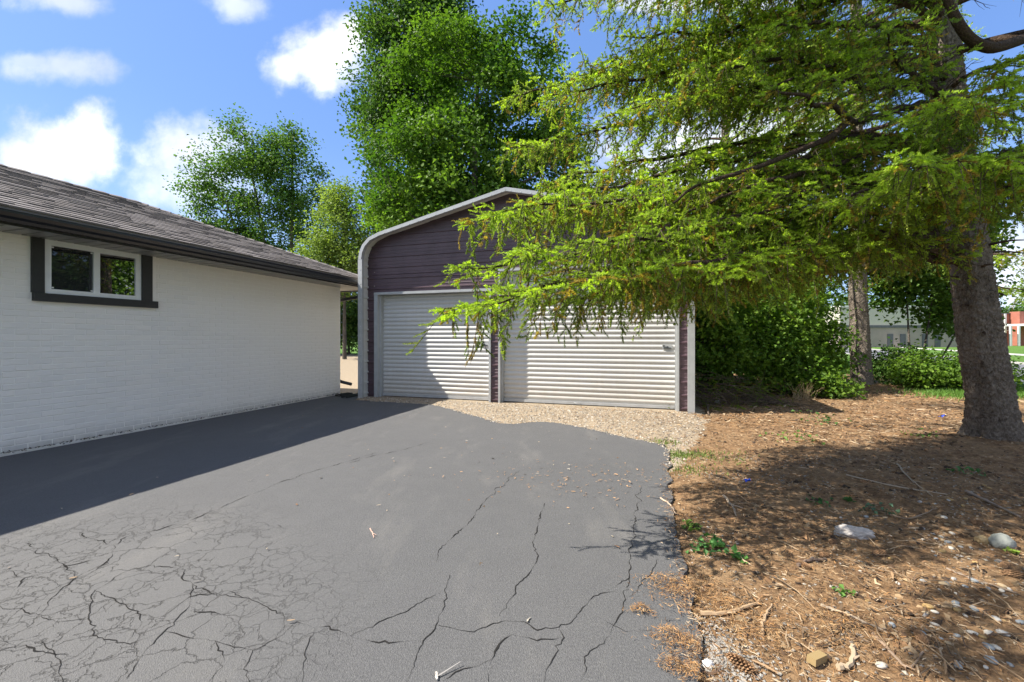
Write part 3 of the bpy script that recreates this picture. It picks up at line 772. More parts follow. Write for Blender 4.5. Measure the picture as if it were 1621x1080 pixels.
class Spruce:
    def __init__(s, seed): s.rng = np.random.RandomState(seed); s.O = []; s.A = []; s.L = []; s.C = []; s.wood = []; s.twig = MB()
    def shoots(s, O, A, L, C): s.O.append(O); s.A.append(A); s.L.append(L); s.C.append(C)
    def bough(s, pts, r0=.035, sl=.8, step=.13, start=.3, droop=.35, hang=.5, dens=1.0, dead=.25, shade=1.0, up=0.0):
        rng = s.rng
        pts = np.asarray(pts, float); n = max(8, int(np.linalg.norm(np.diff(pts, axis=0), axis=1).sum()/.12))
        Pp = smooth_path(pts, n)
        for i in range(n): Pp[i] += np.array((mnoise.noise(Vector((i*.35, pts[0][2]*9, 1))), mnoise.noise(Vector((i*.35, pts[0][2]*9, 9))), mnoise.noise(Vector((i*.35, pts[0][2]*9, 17)))))*.05*min(1, i/4)
        T = nv(np.gradient(Pp, axis=0)); seg = np.linalg.norm(np.diff(Pp, axis=0), axis=1); tot = seg.sum(); cum = np.concatenate([[0], np.cumsum(seg)])
        wb = MB(); wb.tube(Pp, r0*(1-np.linspace(0, 1, n))**.8+.004, 7); s.wood.append(wb)
        d = tot*.08
        while d < tot-.02:
            tt = d/tot; i = min(n-2, np.searchsorted(cum, d)-1); i = max(i, 0)
            q0 = Pp[i]+(Pp[i+1]-Pp[i])*((d-cum[i])/(seg[i]+1e-9)); t0 = T[i]
            side0 = nv(np.cross(t0, (0, 0, 1)))
            for sg in (-1, 1):
                prof_ = min(1, .35+1.6*tt)*(1-tt)**.55+.12
                l = sl*prof_*rng.uniform(.6, 1.25)
                bare = tt < start
                if bare and rng.rand() < .45: continue
                dirn = nv(t0*rng.uniform(.45, .8)+side0*sg*rng.uniform(.6, 1)+np.array((0, 0, rng.uniform(-.35, .2))))
                m_ = 7; ts = np.linspace(0, 1, m_)
                dr = droop*rng.uniform(.5, 1.5)
                sp_ = q0+dirn*(l*ts)[:, None]; sp_[:, 2] += -dr*l*ts**2*1.0+(.12+up)*l*ts**4+up*.5*l*ts*tt
                sp_ += rng.normal(0, .012, sp_.shape)*ts[:, None]
                s.twig.tube(sp_, np.linspace(.0045+.004*l, .0018, m_), 3, (.085, .058, .04))
                if bare and rng.rand() < .7:
                    # dead twig, a few bare side twigs
                    for _ in range(3):
                        k = rng.randint(1, m_-1); e = sp_[k]+nv(dirn+rng.normal(0, .6, 3)+np.array((0, 0, -.5)))*rng.uniform(.1, .3)
                        s.twig.tube([sp_[k], (sp_[k]+e)/2+rng.normal(0, .01, 3), e], [.0025, .002, .001], 3, (.16, .125, .09))
                    continue
                s.sec(sp_, l, hang, dens, dead, tt, shade)
            d += step*rng.uniform(.7, 1.3)
        # leading tip
        s.sec(Pp[-5:], .35, .2, dens, 0, 1.0, shade)
    def sec(s, sp_, l, hang, dens, dead, tt, shade):
        rng = s.rng; m_ = len(sp_)
        k = max(3, int(l/.052*dens)); t = np.linspace(.1, 1, k)+rng.uniform(-.02, .02, k); t = np.clip(t, 0, .999)
        x = t*(m_-1); i = x.astype(int); fr = (x-i)[:, None]; q = sp_[i]*(1-fr)+sp_[i+1]*fr
        tg = nv(sp_[i+1]-sp_[i]); sd_ = nv(np.cross(tg, (0, 0, 1.))); sg = np.where(np.arange(k) % 2 == 0, 1, -1)[:, None]
        A = nv(tg*rng.uniform(.7, 1.1, (k, 1))+sd_*sg*rng.uniform(.5, .95, (k, 1))+np.array((0, 0, 1))*rng.uniform(-.45, .15, (k, 1)))
        L = rng.uniform(.09, .17, k)*(1.15-.45*t)
        fresh = np.clip(t*.7+tt*.3+rng.normal(0, .2, k), 0, 1)[:, None]
        c_old, c_new = np.array((.150, .230, .034)), np.array((.400, .530, .060))
        C = c_old*(1-fresh)+c_new*fresh
        br = rng.rand(k)[:, None] < dead*.5; C = np.where(br, np.array((.32, .24, .05)), C)*shade
        s.shoots(q, nv(A), L, C)
        # side shoots make small fans
        for sg2 in (-1, 1):
            kk = rng.rand(k) < .65*min(1, dens); o2 = (q+nv(A)*(L*rng.uniform(.25, .6, k))[:, None])[kk]
            a2 = nv(nv(A)[kk]*.75+np.cross(nv(A)[kk], (0, 0, 1.))*sg2*.75+np.array((0, 0, 1))*rng.uniform(-.35, .1, (kk.sum(), 1)))
            s.shoots(o2, a2, L[kk]*rng.uniform(.45, .75, kk.sum()), C[kk]*1.1)
        # axis covered itself
        A2 = tg; s.shoots(q, A2, np.full(k, l/k*1.4), C*.9)
        # hanging twigs
        nh = rng.poisson(hang*l/.11)
        for _ in range(nh):
            j = rng.randint(0, k); hl = rng.uniform(.10, .34); hk = max(3, int(hl/.045))
            dd = nv(np.array((rng.normal(0, .25), rng.normal(0, .25), -1.))+tg[j]*.35)
            ht = (np.arange(hk)+.5)/hk; hp = q[j]+dd*(hl*ht)[:, None]
            s.twig.tube([q[j], q[j]+dd*hl], [.003, .0012], 3, (.085, .058, .04))
            AA = nv(dd+rng.normal(0, .45, (hk, 3)))
            w_ = rng.rand()
            cc = (np.array((.135, .205, .036))*(1-w_)+np.array((.27, .34, .052))*w_) if rng.rand() > dead else np.array((.30, .215, .055))
            s.shoots(hp, AA, rng.uniform(.05, .095, hk), np.tile(cc*shade, (hk, 1))*rng.uniform(.8, 1.25, (hk, 1)))
    def build(s, tree, far=False, cull=True):
        O, A, L, C = map(np.concatenate, (s.O, s.A, s.L, s.C))
        vis = in_frame(O); dist = np.linalg.norm(O-np.array((0, 0, H)), axis=1)
        fol = MB(); rng = s.rng
        print('shoots', len(O), 'visible', vis.sum())
        if far:
            needles(fol, O[vis], A[vis], L[vis]*1.2, 8, .034, .026, C[vis], rng, False)
            k = ~vis & (rng.rand(len(O)) < .6); needles(fol, O[k], A[k], L[k]*1.4, 6, .04, .032, C[k], rng, False)
        else:
            a = vis & (dist < 3.7); b_ = vis & (dist >= 3.7); over = (O[:, 0] < 3.2) & (O[:, 2] < 6.5) & (O[:, 1] < 4.5); c = ~vis & (rng.rand(len(O)) < np.where(over, .85, .2))
            print('near', a.sum())
            needles(fol, O[a], A[a], L[a], 34, .0215, .0078, C[a], rng)
            needles(fol, O[b_], A[b_], L[b_], 12, .026, .0145, C[b_], rng)
            needles(fol, O[c], A[c], L[c]*1.2, 8, .042, .036, C[c], rng, False)
        for wb in s.wood: obj('bough', wb, M['bough_bark'], tree, smooth=True)
        obj('twigs', s.twig, M['litter'], tree, kind='stuff', colors=True)
        obj('foliage', fol, M['needles'], tree, kind='stuff', colors=True)
        print('tris', sum(len(t) for t in fol.T))

def trunk_mesh(path, radii, sides=110, rows=420, amp=.02, flare=.12):
    n_ = len(path); Pp = smooth_path(path, rows); rr = np.interp(np.linspace(0, n_-1, rows), np.arange(n_), radii)
    V = []
    for i in range(rows):
        for j in range(sides):
            a = j/sides*2*PI; z = Pp[i][2]
            ca, sa = math.cos(a), math.sin(a)
            v = Vector((ca*2.2, sa*2.2, z*1.2))
            cell = mnoise.voronoi(Vector((ca*rr[i]*24, sa*rr[i]*24, z*15)))[0]
            dz = amp*(.9*mnoise.noise(v)+.35*mnoise.noise(v*3.1))+amp*.95*min(.7, (cell[1]-cell[0])*1.8)+amp*.45*mnoise.noise(Vector((ca*rr[i]*70, sa*rr[i]*70, z*50)))
            fl = flare*math.exp(-max(0, z)/.20)*(.7+.5*math.sin(a*5+1.3)+.3*math.sin(a*3))
            r_ = rr[i]+dz+max(0, fl)*rr[i]*2
            V.append((Pp[i][0]+ca*r_, Pp[i][1]+sa*r_, z))
    b_ = MB(); Q = [(i*sides+j, i*sides+(j+1) % sides, (i+1)*sides+(j+1) % sides, (i+1)*sides+j) for i in range(rows-1) for j in range(sides)]
    b_.add(V, Q); return b_, Pp

# ------------------------------------------------------------------ SPRUCE 1 (near, right)
T1 = [(5.66, 5.0, -.12), (5.60, 5.0, .6), (5.46, 5.0, 1.5), (5.34, 5.0, 2.4), (5.16, 5.0, 3.6), (5.05, 5.0, 5.0), (5.0, 5.0, 8.0), (4.98, 5.0, 13)]
sp1 = thing('spruce_tree', (5.66, 5.0, 0), 'near spruce with thick leaning trunk on the right, boughs reaching across the garage', 'tree', 'spruces beside the driveway')
tb, _ = trunk_mesh(T1[:6], [.205, .19, .178, .168, .15, .13], amp=.020, flare=.26)
tb.tube(smooth_path(T1[5:], 12), np.linspace(.128, .05, 12), 14)
obj('trunk', tb, M['bark'], sp1, smooth=True)
def tr1(z): 
    a = np.array(T1); return np.array((np.interp(z, a[:, 2], a[:, 0]), 5.0, z))
# dead stubs on the trunk
r9 = np.random.RandomState(5)
for (z, az, l) in ((1.62, 200, .16), (1.30, 230, .12), (1.95, 185, .22), (2.18, 175, .5), (2.25, 10, .75), (1.75, 350, .14), (2.05, 250, .2), (.95, 215, .06), (2.35, 215, .35), (2.3, 290, .3)):
    c0 = tr1(z); d_ = np.array((math.cos(R(az)), math.sin(R(az)), .05)); b_ = MB()
    b_.tube(smooth_path([c0+d_*.10, c0+d_*(.17+l*.5)+np.array((0, 0, .01)), c0+d_*(.17+l)+np.array((0, 0, -.02))], 6), np.linspace(.018, .005, 6), 6, cap=True)
    obj('branch_stub', b_, M['bough_bark'], sp1, smooth=True)
S1 = Spruce(11)
def b1(x, y, Y, lift=.9, z0=None, **kw):
    tip = P(x, y, Y); rng = S1.rng
    zz_ = z0 if z0 else tip[2]+lift
    c0 = tr1(zz_); dv = tip-c0; Lh = np.linalg.norm(dv[:2])
    mid1 = c0+dv*.33+np.array((0, 0, .10*Lh*.6)); mid2 = c0+dv*.70+np.array((0, 0, .06*Lh*.5))
    c1 = tip+np.array((0, 0, 0.0))
    mid1[1] += rng.uniform(-.25, .25); mid2[1] += rng.uniform(-.15, .15)
    S1.bough([c0, mid1, mid2, c1], **kw)
lowk = dict(r0=.032, sl=.62, start=.40, hang=1.0, dead=.20, step=.115, up=.16, dens=.8)
for a in [(708, 486, 2.55), (720, 430, 2.8), (740, 350, 3.4), (775, 338, 3.0), (765, 480, 2.3), (860, 480, 3.2), (960, 470, 3.8), (840, 400, 2.6), (1010, 480, 4.2)]:
    b1(*a, lift=.62, **lowk)
midk = dict(r0=.04, sl=.72, start=.36, hang=.85, dead=.16, step=.13, up=.1, dens=.9)
for a in [(790, 160, 4.6), (805, 235, 4.4), (860, 290, 3.9), (1010, 320, 3.4), (835, 320, 3.6), (870, 150, 4.1)]:
    b1(*a, lift=.9, **midk)
for a in [(860, 10, 4.0), (915, 120, 4.3), (985, 60, 3.8), (1000, 170, 3.6), (900, -60, 4.6), (1080, -20, 3.6), (1100, 110, 3.4)]:
    b1(*a, lift=1.0, **midk)
nk = dict(r0=.034, sl=.58, start=.45, hang=.38, dead=.2, step=.18, up=.06, dens=.62)
for a in [(1110, 350, 3.0), (1200, 300, 2.9), (1310, 320, 2.8), (1400, 300, 2.9), (1290, 120, 3.1), (1200, 40, 3.4), (1400, 50, 3.0)]:
    b1(*a, lift=.5, **nk)
# boughs coming towards the camera and out to the right
for a in [(1440, 250, 2.2), (1560, 250, 2.3), (1500, 150, 2.5), (1620, 300, 2.6), (1600, 120, 3.0), (1700, 220, 2.6), (1700, 60, 3.4)]:
    b1(*a, lift=.5, r0=.026, sl=.45, start=.35, hang=.7, dead=.15)
# bare dark limbs that show through the foliage
for px_l, n_k in (([(1500, 165, 4.9), (1440, 172, 4.2), (1350, 188, 3.4), (1290, 160, 3.1), (1215, 135, 3.0)], .030),
              ([(1345, 190, 3.38), (1300, 225, 3.3), (1200, 262, 3.2), (1100, 300, 3.1), (1030, 335, 3.1)], .020),
              ([(1500, 205, 4.9), (1400, 235, 4.0), (1280, 272, 3.5), (1160, 305, 3.3), (1060, 350, 3.3)], .024),
              ([(1505, 372, 4.9), (1400, 378, 4.1), (1290, 400, 3.6), (1180, 428, 3.3), (1080, 440, 3.1)], .028),
              ([(1495, 120, 4.95), (1400, 95, 4.2), (1300, 110, 3.8), (1180, 150, 3.5)], .022),
              ([(1500, 250, 4.9), (1420, 262, 4.3), (1330, 290, 3.9), (1230, 312, 3.6), (1150, 345, 3.5)], .020)):
    S1.bough([P(*q_) for q_ in px_l], r0=n_k*1.2, sl=.40, step=.34, start=.5, hang=.3, dens=.5, dead=.4)
# higher boughs sweeping out over the near end of the bed (they shade it)
for (x_, y_, z_) in [(-1.5, 2.3, 4.2), (-.4, 1.6, 4.4), (2.4, 1.2, 4.2), (-2.3, 1.5, 4.7), (-.8, 1.2, 4.1)]:
    c0 = tr1(z_+.9); tp = np.array((x_, y_, z_)); S1.bough([c0, c0+(tp-c0)*.35+(0, 0, .3), c0+(tp-c0)*.7+(0, 0, .2), tp], r0=.04, sl=.50, step=.13, start=.2, hang=.5, dens=1.1)
# back side, and the upper tree out of view
for k in range(4):
    az = R(r9.uniform(-70, 110)); z = r9.uniform(2.6, 5.5); c0 = tr1(z); L = r9.uniform(2.0, 3.4)
    d_ = np.array((math.cos(az), math.sin(az), 0)); S1.bough([c0, c0+d_*L*.5+(0, 0, .15), c0+d_*L+(0, 0, -.5)], r0=.035, sl=.75, step=.2, start=.3, hang=.4, dens=.7)
for k in range(5):
    az = r9.uniform(0, 2*PI); z = r9.uniform(6.0, 12.5); c0 = tr1(z); L = (13.5-z)*.42
    d_ = np.array((math.cos(az), math.sin(az), 0)); S1.bough([c0, c0+d_*L*.5+(0, 0, .1), c0+d_*L+(0, 0, -.3)], r0=.03, sl=.7, step=.28, start=.2, hang=.3, dens=.6)
for tp in [(1.2, 6.0, 4.3), (3.3, 6.5, 4.8), (3.0, 5.9, 3.8), (4.1, 7.4, 4.5), (3.6, 8.2, 4.6), (4.9, 8.2, 4.0)]:
    c0 = tr1(tp[2]+.5); tp = np.array(tp); S1.bough([c0, c0+(tp-c0)*.35+(0, 0, .25), c0+(tp-c0)*.7+(0, 0, .1), tp], r0=.035, sl=.7, step=.17, start=.3, hang=.4, dens=.7)
# the heavy crooked limb at the top right
lb = MB(); lb.tube(smooth_path([P(1485, -60, 3.4), P(1500, 0, 3.4), P(1522, 45, 3.4), P(1548, 70, 3.45), P(1585, 74, 3.6), P(1640, 50, 4.2), tr1(4.6)], 26), np.linspace(.028, .05, 26), 9)
obj('bough', lb, M['bough_bark'], sp1, smooth=True)
S1.build(sp1)

# ------------------------------------------------------------------ SPRUCES 2 AND 3
def far_spruce(x, y, rad, hgt, seed, label, lean, n_b, zlo, reach):
    t = thing('spruce_tree', (x, y, 0), label, 'tree', 'spruces beside the driveway')
    path = [(x, y, -.1), (x+lean*.3, y, 1.0), (x+lean*.7, y, 2.5), (x+lean, y, 4.5), (x+lean, y, hgt)]
    b_, _ = trunk_mesh(path[:4], [rad, rad*.92, rad*.82, rad*.7], 40, 110, amp=.022)
    b_.tube(smooth_path(path[3:]+[(x+lean, y, hgt+.2)], 8), np.linspace(rad*.7, .03, 8), 10)
    obj('trunk', b_, M['bark'], t, smooth=True)
    S = Spruce(seed); rr = S.rng
    for k in range(n_b):
        z = zlo+(hgt-zlo)*((k+.5)/n_b)**1.25; az = k*2.4+rr.uniform(-.4, .4); L = reach*(1-(z-zlo)/(hgt-zlo))**.7*rr.uniform(.75, 1.1)+.3
        c0 = np.array((np.interp(z, [p_[2] for p_ in path], [p_[0] for p_ in path]), y, z)); d_ = np.array((math.cos(az), math.sin(az), 0))
        S.bough([c0, c0+d_*L*.4+(0, 0, .1*L), c0+d_*L*.8+(0, 0, -.12*L), c0+d_*L+(0, 0, -.15*L)], r0=.04, sl=.95, step=.22, start=.25, hang=.55, dens=.6, droop=.5, shade=.9, dead=.1)
    S.build(t, far=True); return t
far_spruce(8.95, 10.9, .22, 13, 21, 'middle spruce with straight grey trunk rising out of the shrubs', -.15, 28, 2.8, 3.6)
far_spruce(7.0, 14.0, .20, 12, 22, 'spruce standing farthest back, its thin trunk in the dark shrubs', 0, 24, 3.0, 3.3)

# ------------------------------------------------------------------ BROADLEAF TREES
def leaves(mb, C0, N0, size, col, rng, up=.75):
    "C0 centres, N0 outward preference"
    S = len(C0); n_ = nv(rng.normal(size=(S, 3))*.6+N0*.5+np.array((0, 0, up)))
    a = nv(np.cross(n_, rng.normal(size=(S, 3)))); b_ = np.cross(n_, a)
    sz = size*rng.uniform(.65, 1.3, (S, 1)); w = .42
    fold = rng.uniform(.05, .3, (S, 1))
    p0 = C0-a*sz*.5; p2 = C0+a*sz*.5-n_*sz*.12; pl = C0+b_*sz*w+n_*sz*fold-a*sz*.08; pr = C0-b_*sz*w+n_*sz*fold-a*sz*.08
    V = np.stack([p0, pl, p2, pr], 1).reshape(-1, 3); i = np.arange(S)[:, None]*4
    Tt = np.concatenate([i+np.array((0, 2, 1)), i+np.array((0, 3, 2))], 0)
    mb.add(V, Tt, np.repeat(col, 4, 0))
def broadleaf(name, base, label, cat, blobs, stems, ncl, lpc, lsize, lcol, seed, crad=.55, hollow=.55, bark='tree_bark', group=None, r0=.2, gapn=.0, nlimb=16):
    rng = np.random.RandomState(seed); base = np.array(base, float); t = thing(name, base, label, cat, group)
    vol = np.array([b[3]*b[4]*b[5] for b in blobs]); pk = rng.choice(len(blobs), ncl, p=vol/vol.sum())
    cl = []; nn = []
    for k in pk:
        bx, by, bz, rx, ry, rz_ = blobs[k]
        d = nv(rng.normal(size=3)); rr = (hollow+(1-hollow)*rng.rand())*(1+.30*mnoise.noise(Vector(d*2.2+np.array((seed, k, 0)))))
        cl.append((bx+d[0]*rx*rr, by+d[1]*ry*rr, bz+d[2]*rz_*rr)); nn.append(d)
    cl = np.array(cl); nn = np.array(nn)
    if gapn:
        kp = np.array([mnoise.noise(Vector(c*.42+seed)) > -gapn for c in cl]); cl, nn = cl[kp], nn[kp]
    # wood
    wb = MB(); trunk = MB()
    nodes = []
    for st in stems:
        sp_ = smooth_path(st, 14); trunk.tube(sp_, np.linspace(r0, r0*.22, 14), 9, (1, 1, 1))
        nodes += [sp_[i] for i in range(4, 14)]
    nodes = np.array(nodes)
    limbs = []
    for c in cl[rng.choice(len(cl), min(nlimb, len(cl)), False)]:
        q0 = nodes[np.argmin(np.linalg.norm((nodes-c)*np.array((1, 1, .8)), axis=1)+np.maximum(0, nodes[:, 2]-c[2]+.5)*2)]
        md = (q0+c)/2+np.array((0, 0, -.08*np.linalg.norm(c-q0)))+rng.normal(0, .1, 3); pp = smooth_path([q0, md, c], 8)
        wb.tube(pp, np.linspace(r0*.34, r0*.06, 8), 5); limbs += list(pp[2:])
    limbs = np.array(limbs+list(nodes))
    for c in cl[rng.choice(len(cl), min(len(cl), 260), False)]:
        q0 = limbs[np.argmin(np.linalg.norm(limbs-c, axis=1))]
        wb.tube([q0, (q0+c)/2+rng.normal(0, .06, 3), c], [r0*.09, r0*.06, r0*.03], 3)
    obj('trunk', trunk, M[bark], t, smooth=True); obj('branches', wb, M[bark], t, kind='stuff')
    m_ = len(cl); cnt = rng.poisson(lpc, m_)
    idx = np.repeat(np.arange(m_), cnt); off = rng.normal(size=(len(idx), 3))*crad*np.array((.55, .55, .42))
    C0 = cl[idx]+off
    cc = np.array(lcol); w_ = rng.rand(m_, 1); col = cc[0]*(1-w_)+cc[1]*w_; col = col[idx]*rng.uniform(.72, 1.28, (len(idx), 1))
    lf = MB(); leaves(lf, C0, nn[idx], lsize, col, rng)
    keep = C0[:, 2] > .05
    obj('foliage', lf, M['leaves'], t, kind='stuff', colors=True); return t
gB = ((.080, .170, .022), (.180, .290, .036)); gD = ((.048, .115, .026), (.105, .185, .040)); gL = ((.15, .225, .055), (.25, .33, .09))
# bright maple behind the garage
mx, my = -1.6, 20.5
broadleaf('maple_tree', (mx, my, 0), 'bright green dense maple right behind the garage roof', 'tree',
          [(mx-.2, my, 11.5, 3.6, 3.2, 4.6), (mx-1.6, my-.3, 8.0, 3.4, 3, 3.8), (mx+1.6, my, 9.0, 3.6, 3.2, 4.2), (mx+1.9, my+.3, 12.4, 2.5, 2.4, 2.6), (mx-1.2, my-.2, 13.6, 1.9, 2, 2.2), (mx-2.2, my-1, 5.4, 2.8, 2.6, 2.6)],
          [[(mx, my, -.1), (mx, my, 4), (mx-.2, my, 9), (mx, my, 15)]], 300, 290, .175, ((.045, .110, .016), (.150, .255, .032)), 31, crad=.82, hollow=.78, gapn=.22, r0=.3, group='broadleaf trees behind the garage and house')
# tall darker tree behind it
cx_, cy_ = -6.1, 25.5
broadleaf('tall_tree', (cx_, cy_, 0), 'tallest dark green tree rising out of the top of the picture behind the maple', 'tree',
          [(cx_+.2, cy_, 12, 3.0, 3, 5.5), (cx_+.7, cy_, 18.5, 3.1, 3, 5), (cx_+1.2, cy_, 23, 2.4, 2.5, 3.4), (cx_-1.6, cy_, 16.0, 1.9, 2, 2.6), (cx_-.6, cy_, 21, 2.2, 2, 2.4)],
          [[(cx_, cy_, -.1), (cx_, cy_, 8), (cx_+.4, cy_, 16), (cx_+1, cy_, 25)]], 260, 230, .18, ((.035, .085, .024), (.095, .17, .04)), 32, crad=.9, hollow=.6, r0=.34, group='broadleaf trees behind the garage and house')
# airy tree on the left
lx, ly = -19.2, 33.0
broadleaf('airy_tree', (lx, ly, 0), 'loose dark green tree with sky showing through behind the house roof', 'tree',
          [(lx-1.6, ly, 14.0, 3.2, 3, 3.9), (lx+1.6, ly, 13.4, 3.0, 3, 4.2), (lx-3.7, ly, 12.4, 3.0, 2.2, 2.4), (lx+3.9, ly, 11.4, 2.5, 2.2, 2.8), (lx-2.4, ly, 9.4, 3.8, 3, 2.8), (lx+1.6, ly, 8.0, 3.0, 2.4, 2.8), (lx-2.1, ly, 17.2, 1.3, 1.2, 1.1), (lx+1.9, ly, 16.8, 1.4, 1.2, 1.3)],
          [[(lx+.6, ly, -.1), (lx+.5, ly, 5), (lx-.2, ly, 10), (lx-1.5, ly, 17)], [(lx+1.2, ly, -.1), (lx+2.0, ly, 6), (lx+2.2, ly, 11), (lx+2.2, ly, 16.5)], [(lx+.4, ly, 4), (lx-1.5, ly, 8), (lx-3.2, ly, 12.5)]],
          680, 75, .19, ((.06, .135, .032), (.125, .215, .048)), 33, crad=.8, hollow=.25, r0=.22, gapn=.2, group='broadleaf trees behind the garage and house')
# pale feathery tree
qx, qy = -10.6, 27.0
broadleaf('pale_tree', (qx, qy, 0), 'pale yellow-green feathery tree between the airy tree and the garage', 'tree',
          [(qx, qy, 7.6, 2.3, 2, 3.2), (qx-1.4, qy, 5.6, 2.0, 2, 2.6), (qx+1.6, qy, 6.0, 1.8, 2, 2.6), (qx-.2, qy, 9.8, 1.3, 1.2, 1.5)],
          [[(qx, qy, -.1), (qx, qy, 4), (qx+.1, qy, 10)]], 520, 46, .15, gL, 34, crad=.6, hollow=.35, r0=.14, group='broadleaf trees behind the garage and house')
# trees closing the gap between house and garage, and continuing behind the house
for k, (x_, y_, h_, c_, lab) in enumerate([(-13.4, 35.0, 5.6, gD, 'dark leafy tree seen through the gap beside the garage'), (-17.5, 36.5, 5.4, gD, 'low dark tree behind the house at the lot edge'),
                                      (-9.0, 35.5, 6.4, gB, 'mid green tree at the back of the gravel lot behind the garage')]):
    broadleaf('leafy_tree', (x_, y_, 0), lab, 'tree', [(x_, y_, h_*.62, 2.4, 2.2, h_*.38), (x_-.6, y_-.4, h_*.32, 2.2, 2, h_*.30)],
              [[(x_, y_, -.1), (x_, y_, h_*.5), (x_, y_, h_*.9)]], 260, 46, .18, c_, 40+k, crad=.6, hollow=.4, r0=.12, group='trees at the back of the gravel lot')
# trees across the street, to the right of the picture (the house window mirrors them)
for k, (x_, y_, h_, lab) in enumerate([(18.5, 4.5, 9.5, 'broadleaf tree across the street mirrored in the middle of the house window'), (20.8, 8.8, 10.0, 'broadleaf tree across the street farther along the kerb'),
                                       (17.2, -.8, 9.0, 'broadleaf tree across the street nearest the camera')]):
    broadleaf('roadside_tree', (x_, y_, 0), lab, 'tree', [(x_, y_, h_*.6, 2.6, 2.6, h_*.36), (x_, y_, h_*.32, 2.4, 2.4, h_*.24)],
              [[(x_, y_, -.1), (x_, y_, h_*.5), (x_, y_, h_*.9)]], 260, 34, .2, gB if k % 2 == 0 else gD, 60+k*7, crad=.7, hollow=.5, r0=.16, group='trees across the street out of the frame')
# backing trees on the right, behind the shrubs
for k, (x_, y_, h_, w_, lab) in enumerate([(8.6, 19.5, 8.5, 2.6, 'dark broadleaf tree behind the shrubs just right of the garage'), (12.2, 20.5, 9.0, 2.6, 'broadleaf tree behind the middle spruce'),
                                           (5.2, 21.5, 9.5, 2.8, 'broadleaf tree showing over the right end of the garage roof')]):
    broadleaf('leafy_tree', (x_, y_, 0), lab, 'tree', [(x_, y_, h_*.62, w_, w_, h_*.38), (x_, y_-.4, h_*.3, w_, w_*.9, h_*.26)],
              [[(x_, y_, -.1), (x_, y_, h_*.5), (x_, y_, h_*.9)]], 380, 50, .16, gD if k else gB, 50+k, crad=.6, hollow=.4, r0=.14, group='trees beyond the shrubs on the right')
# young tree with drooping leaves right of spruce 2
broadleaf('young_tree', (11.4, 11.6, 0), 'young tree with drooping leaves between the two spruce trunks', 'tree',
          [(11.3, 11.5, 3.2, 1.6, 1.2, .95), (10.4, 11.4, 2.5, .8, .9, .8), (12.2, 11.6, 2.2, .8, .8, .9), (11.4, 11.3, 4.3, 1.6, 1.2, .9), (11.5, 11.4, 1.9, .8, .6, .6), (12.6, 12.2, 4.0, 1.4, 1, 1.3), (10.3, 12.0, 3.6, 1.2, 1, 1.3), (12.4, 11.9, 2.6, 1.1, .8, .9)],
          [[(10.5, 11.1, -.05), (11.0, 11.3, 1.4), (11.5, 11.5, 3.6)], [(10.4, 11.1, -.05), (10.5, 11.3, 1.6), (10.6, 11.5, 3.4)], [(10.6, 11.1, -.05), (11.6, 11.3, 1.1), (12.4, 11.5, 2.4)]],
          680, 34, .105, ((.06, .135, .026), (.13, .22, .038)), 61, crad=.34, hollow=.2, r0=.035, group=None)

# shrubs
sh = [  # x, y, half width, height, colour, label
 (3.15, 9.6, .8, 1.9, gD, 'dark shrub pressed against the right side of the garage'),
 (4.5, 9.5, .95, 3.1, gB, 'tall bright shrub just right of the garage corner'),
 (5.9, 9.9, 1.1, 3.0, gB, 'wide leafy shrub left of the middle spruce'),
 (7.0, 10.3, .9, 3.0, gB, 'tall shrub a step left of the middle spruce trunk'),
 (5.2, 11.6, 1.3, 4.4, gD, 'tall shrub in the second row right of the garage'),
 (3.4, 11.6, 1.1, 4.0, gD, 'tall shrub along the garage side wall farther back'),
 (7.4, 12.2, 1.2, 4.4, gD, 'tall shrub behind and left of the middle spruce'),
 (6.5, 9.2, .6, .8, gB, 'low bright shrub in front of the dark ones'),
 (9.9, 10.3, .75, .95, gB, 'low shrub right of the middle spruce trunk'),
 (10.9, 10.1, .7, .85, gB, 'low bright shrub left of the thick leaning trunk'),
 (11.7, 10.8, .7, .95, gD, 'low dark shrub in front of the street'),
 (10.4, 11.4, .8, 1.15, gD, 'dark shrub at the foot of the young tree')]
for k, (x_, y_, w_, h_, c_, lab) in enumerate(sh):
    c2 = tuple(tuple(v*.95 for v in q_) for q_ in c_)
    rr = np.random.RandomState(70+k)
    stems = [[(x_+rr.uniform(-.1, .1), y_+rr.uniform(-.1, .1), -.05), (x_+rr.uniform(-.4, .4)*w_, y_+rr.uniform(-.3, .3)*w_, h_*.5), (x_+rr.uniform(-.8, .8)*w_, y_+rr.uniform(-.5, .5)*w_, h_*.85)] for _ in range(5)]
    broadleaf('shrub', (x_, y_, 0), lab, 'shrub', [(x_, y_, h_*.55, w_, w_*.8, h_*.42), (x_+.1, y_-.2, h_*.3, w_*1.05, w_*.8, h_*.28)], stems,
              int(130*w_*h_/1.6)+70, 26, .085 if h_ > 1.3 else .075, c2, 80+k, crad=.24, hollow=.35, r0=.022, group='shrubs behind the needle bed', nlimb=14)
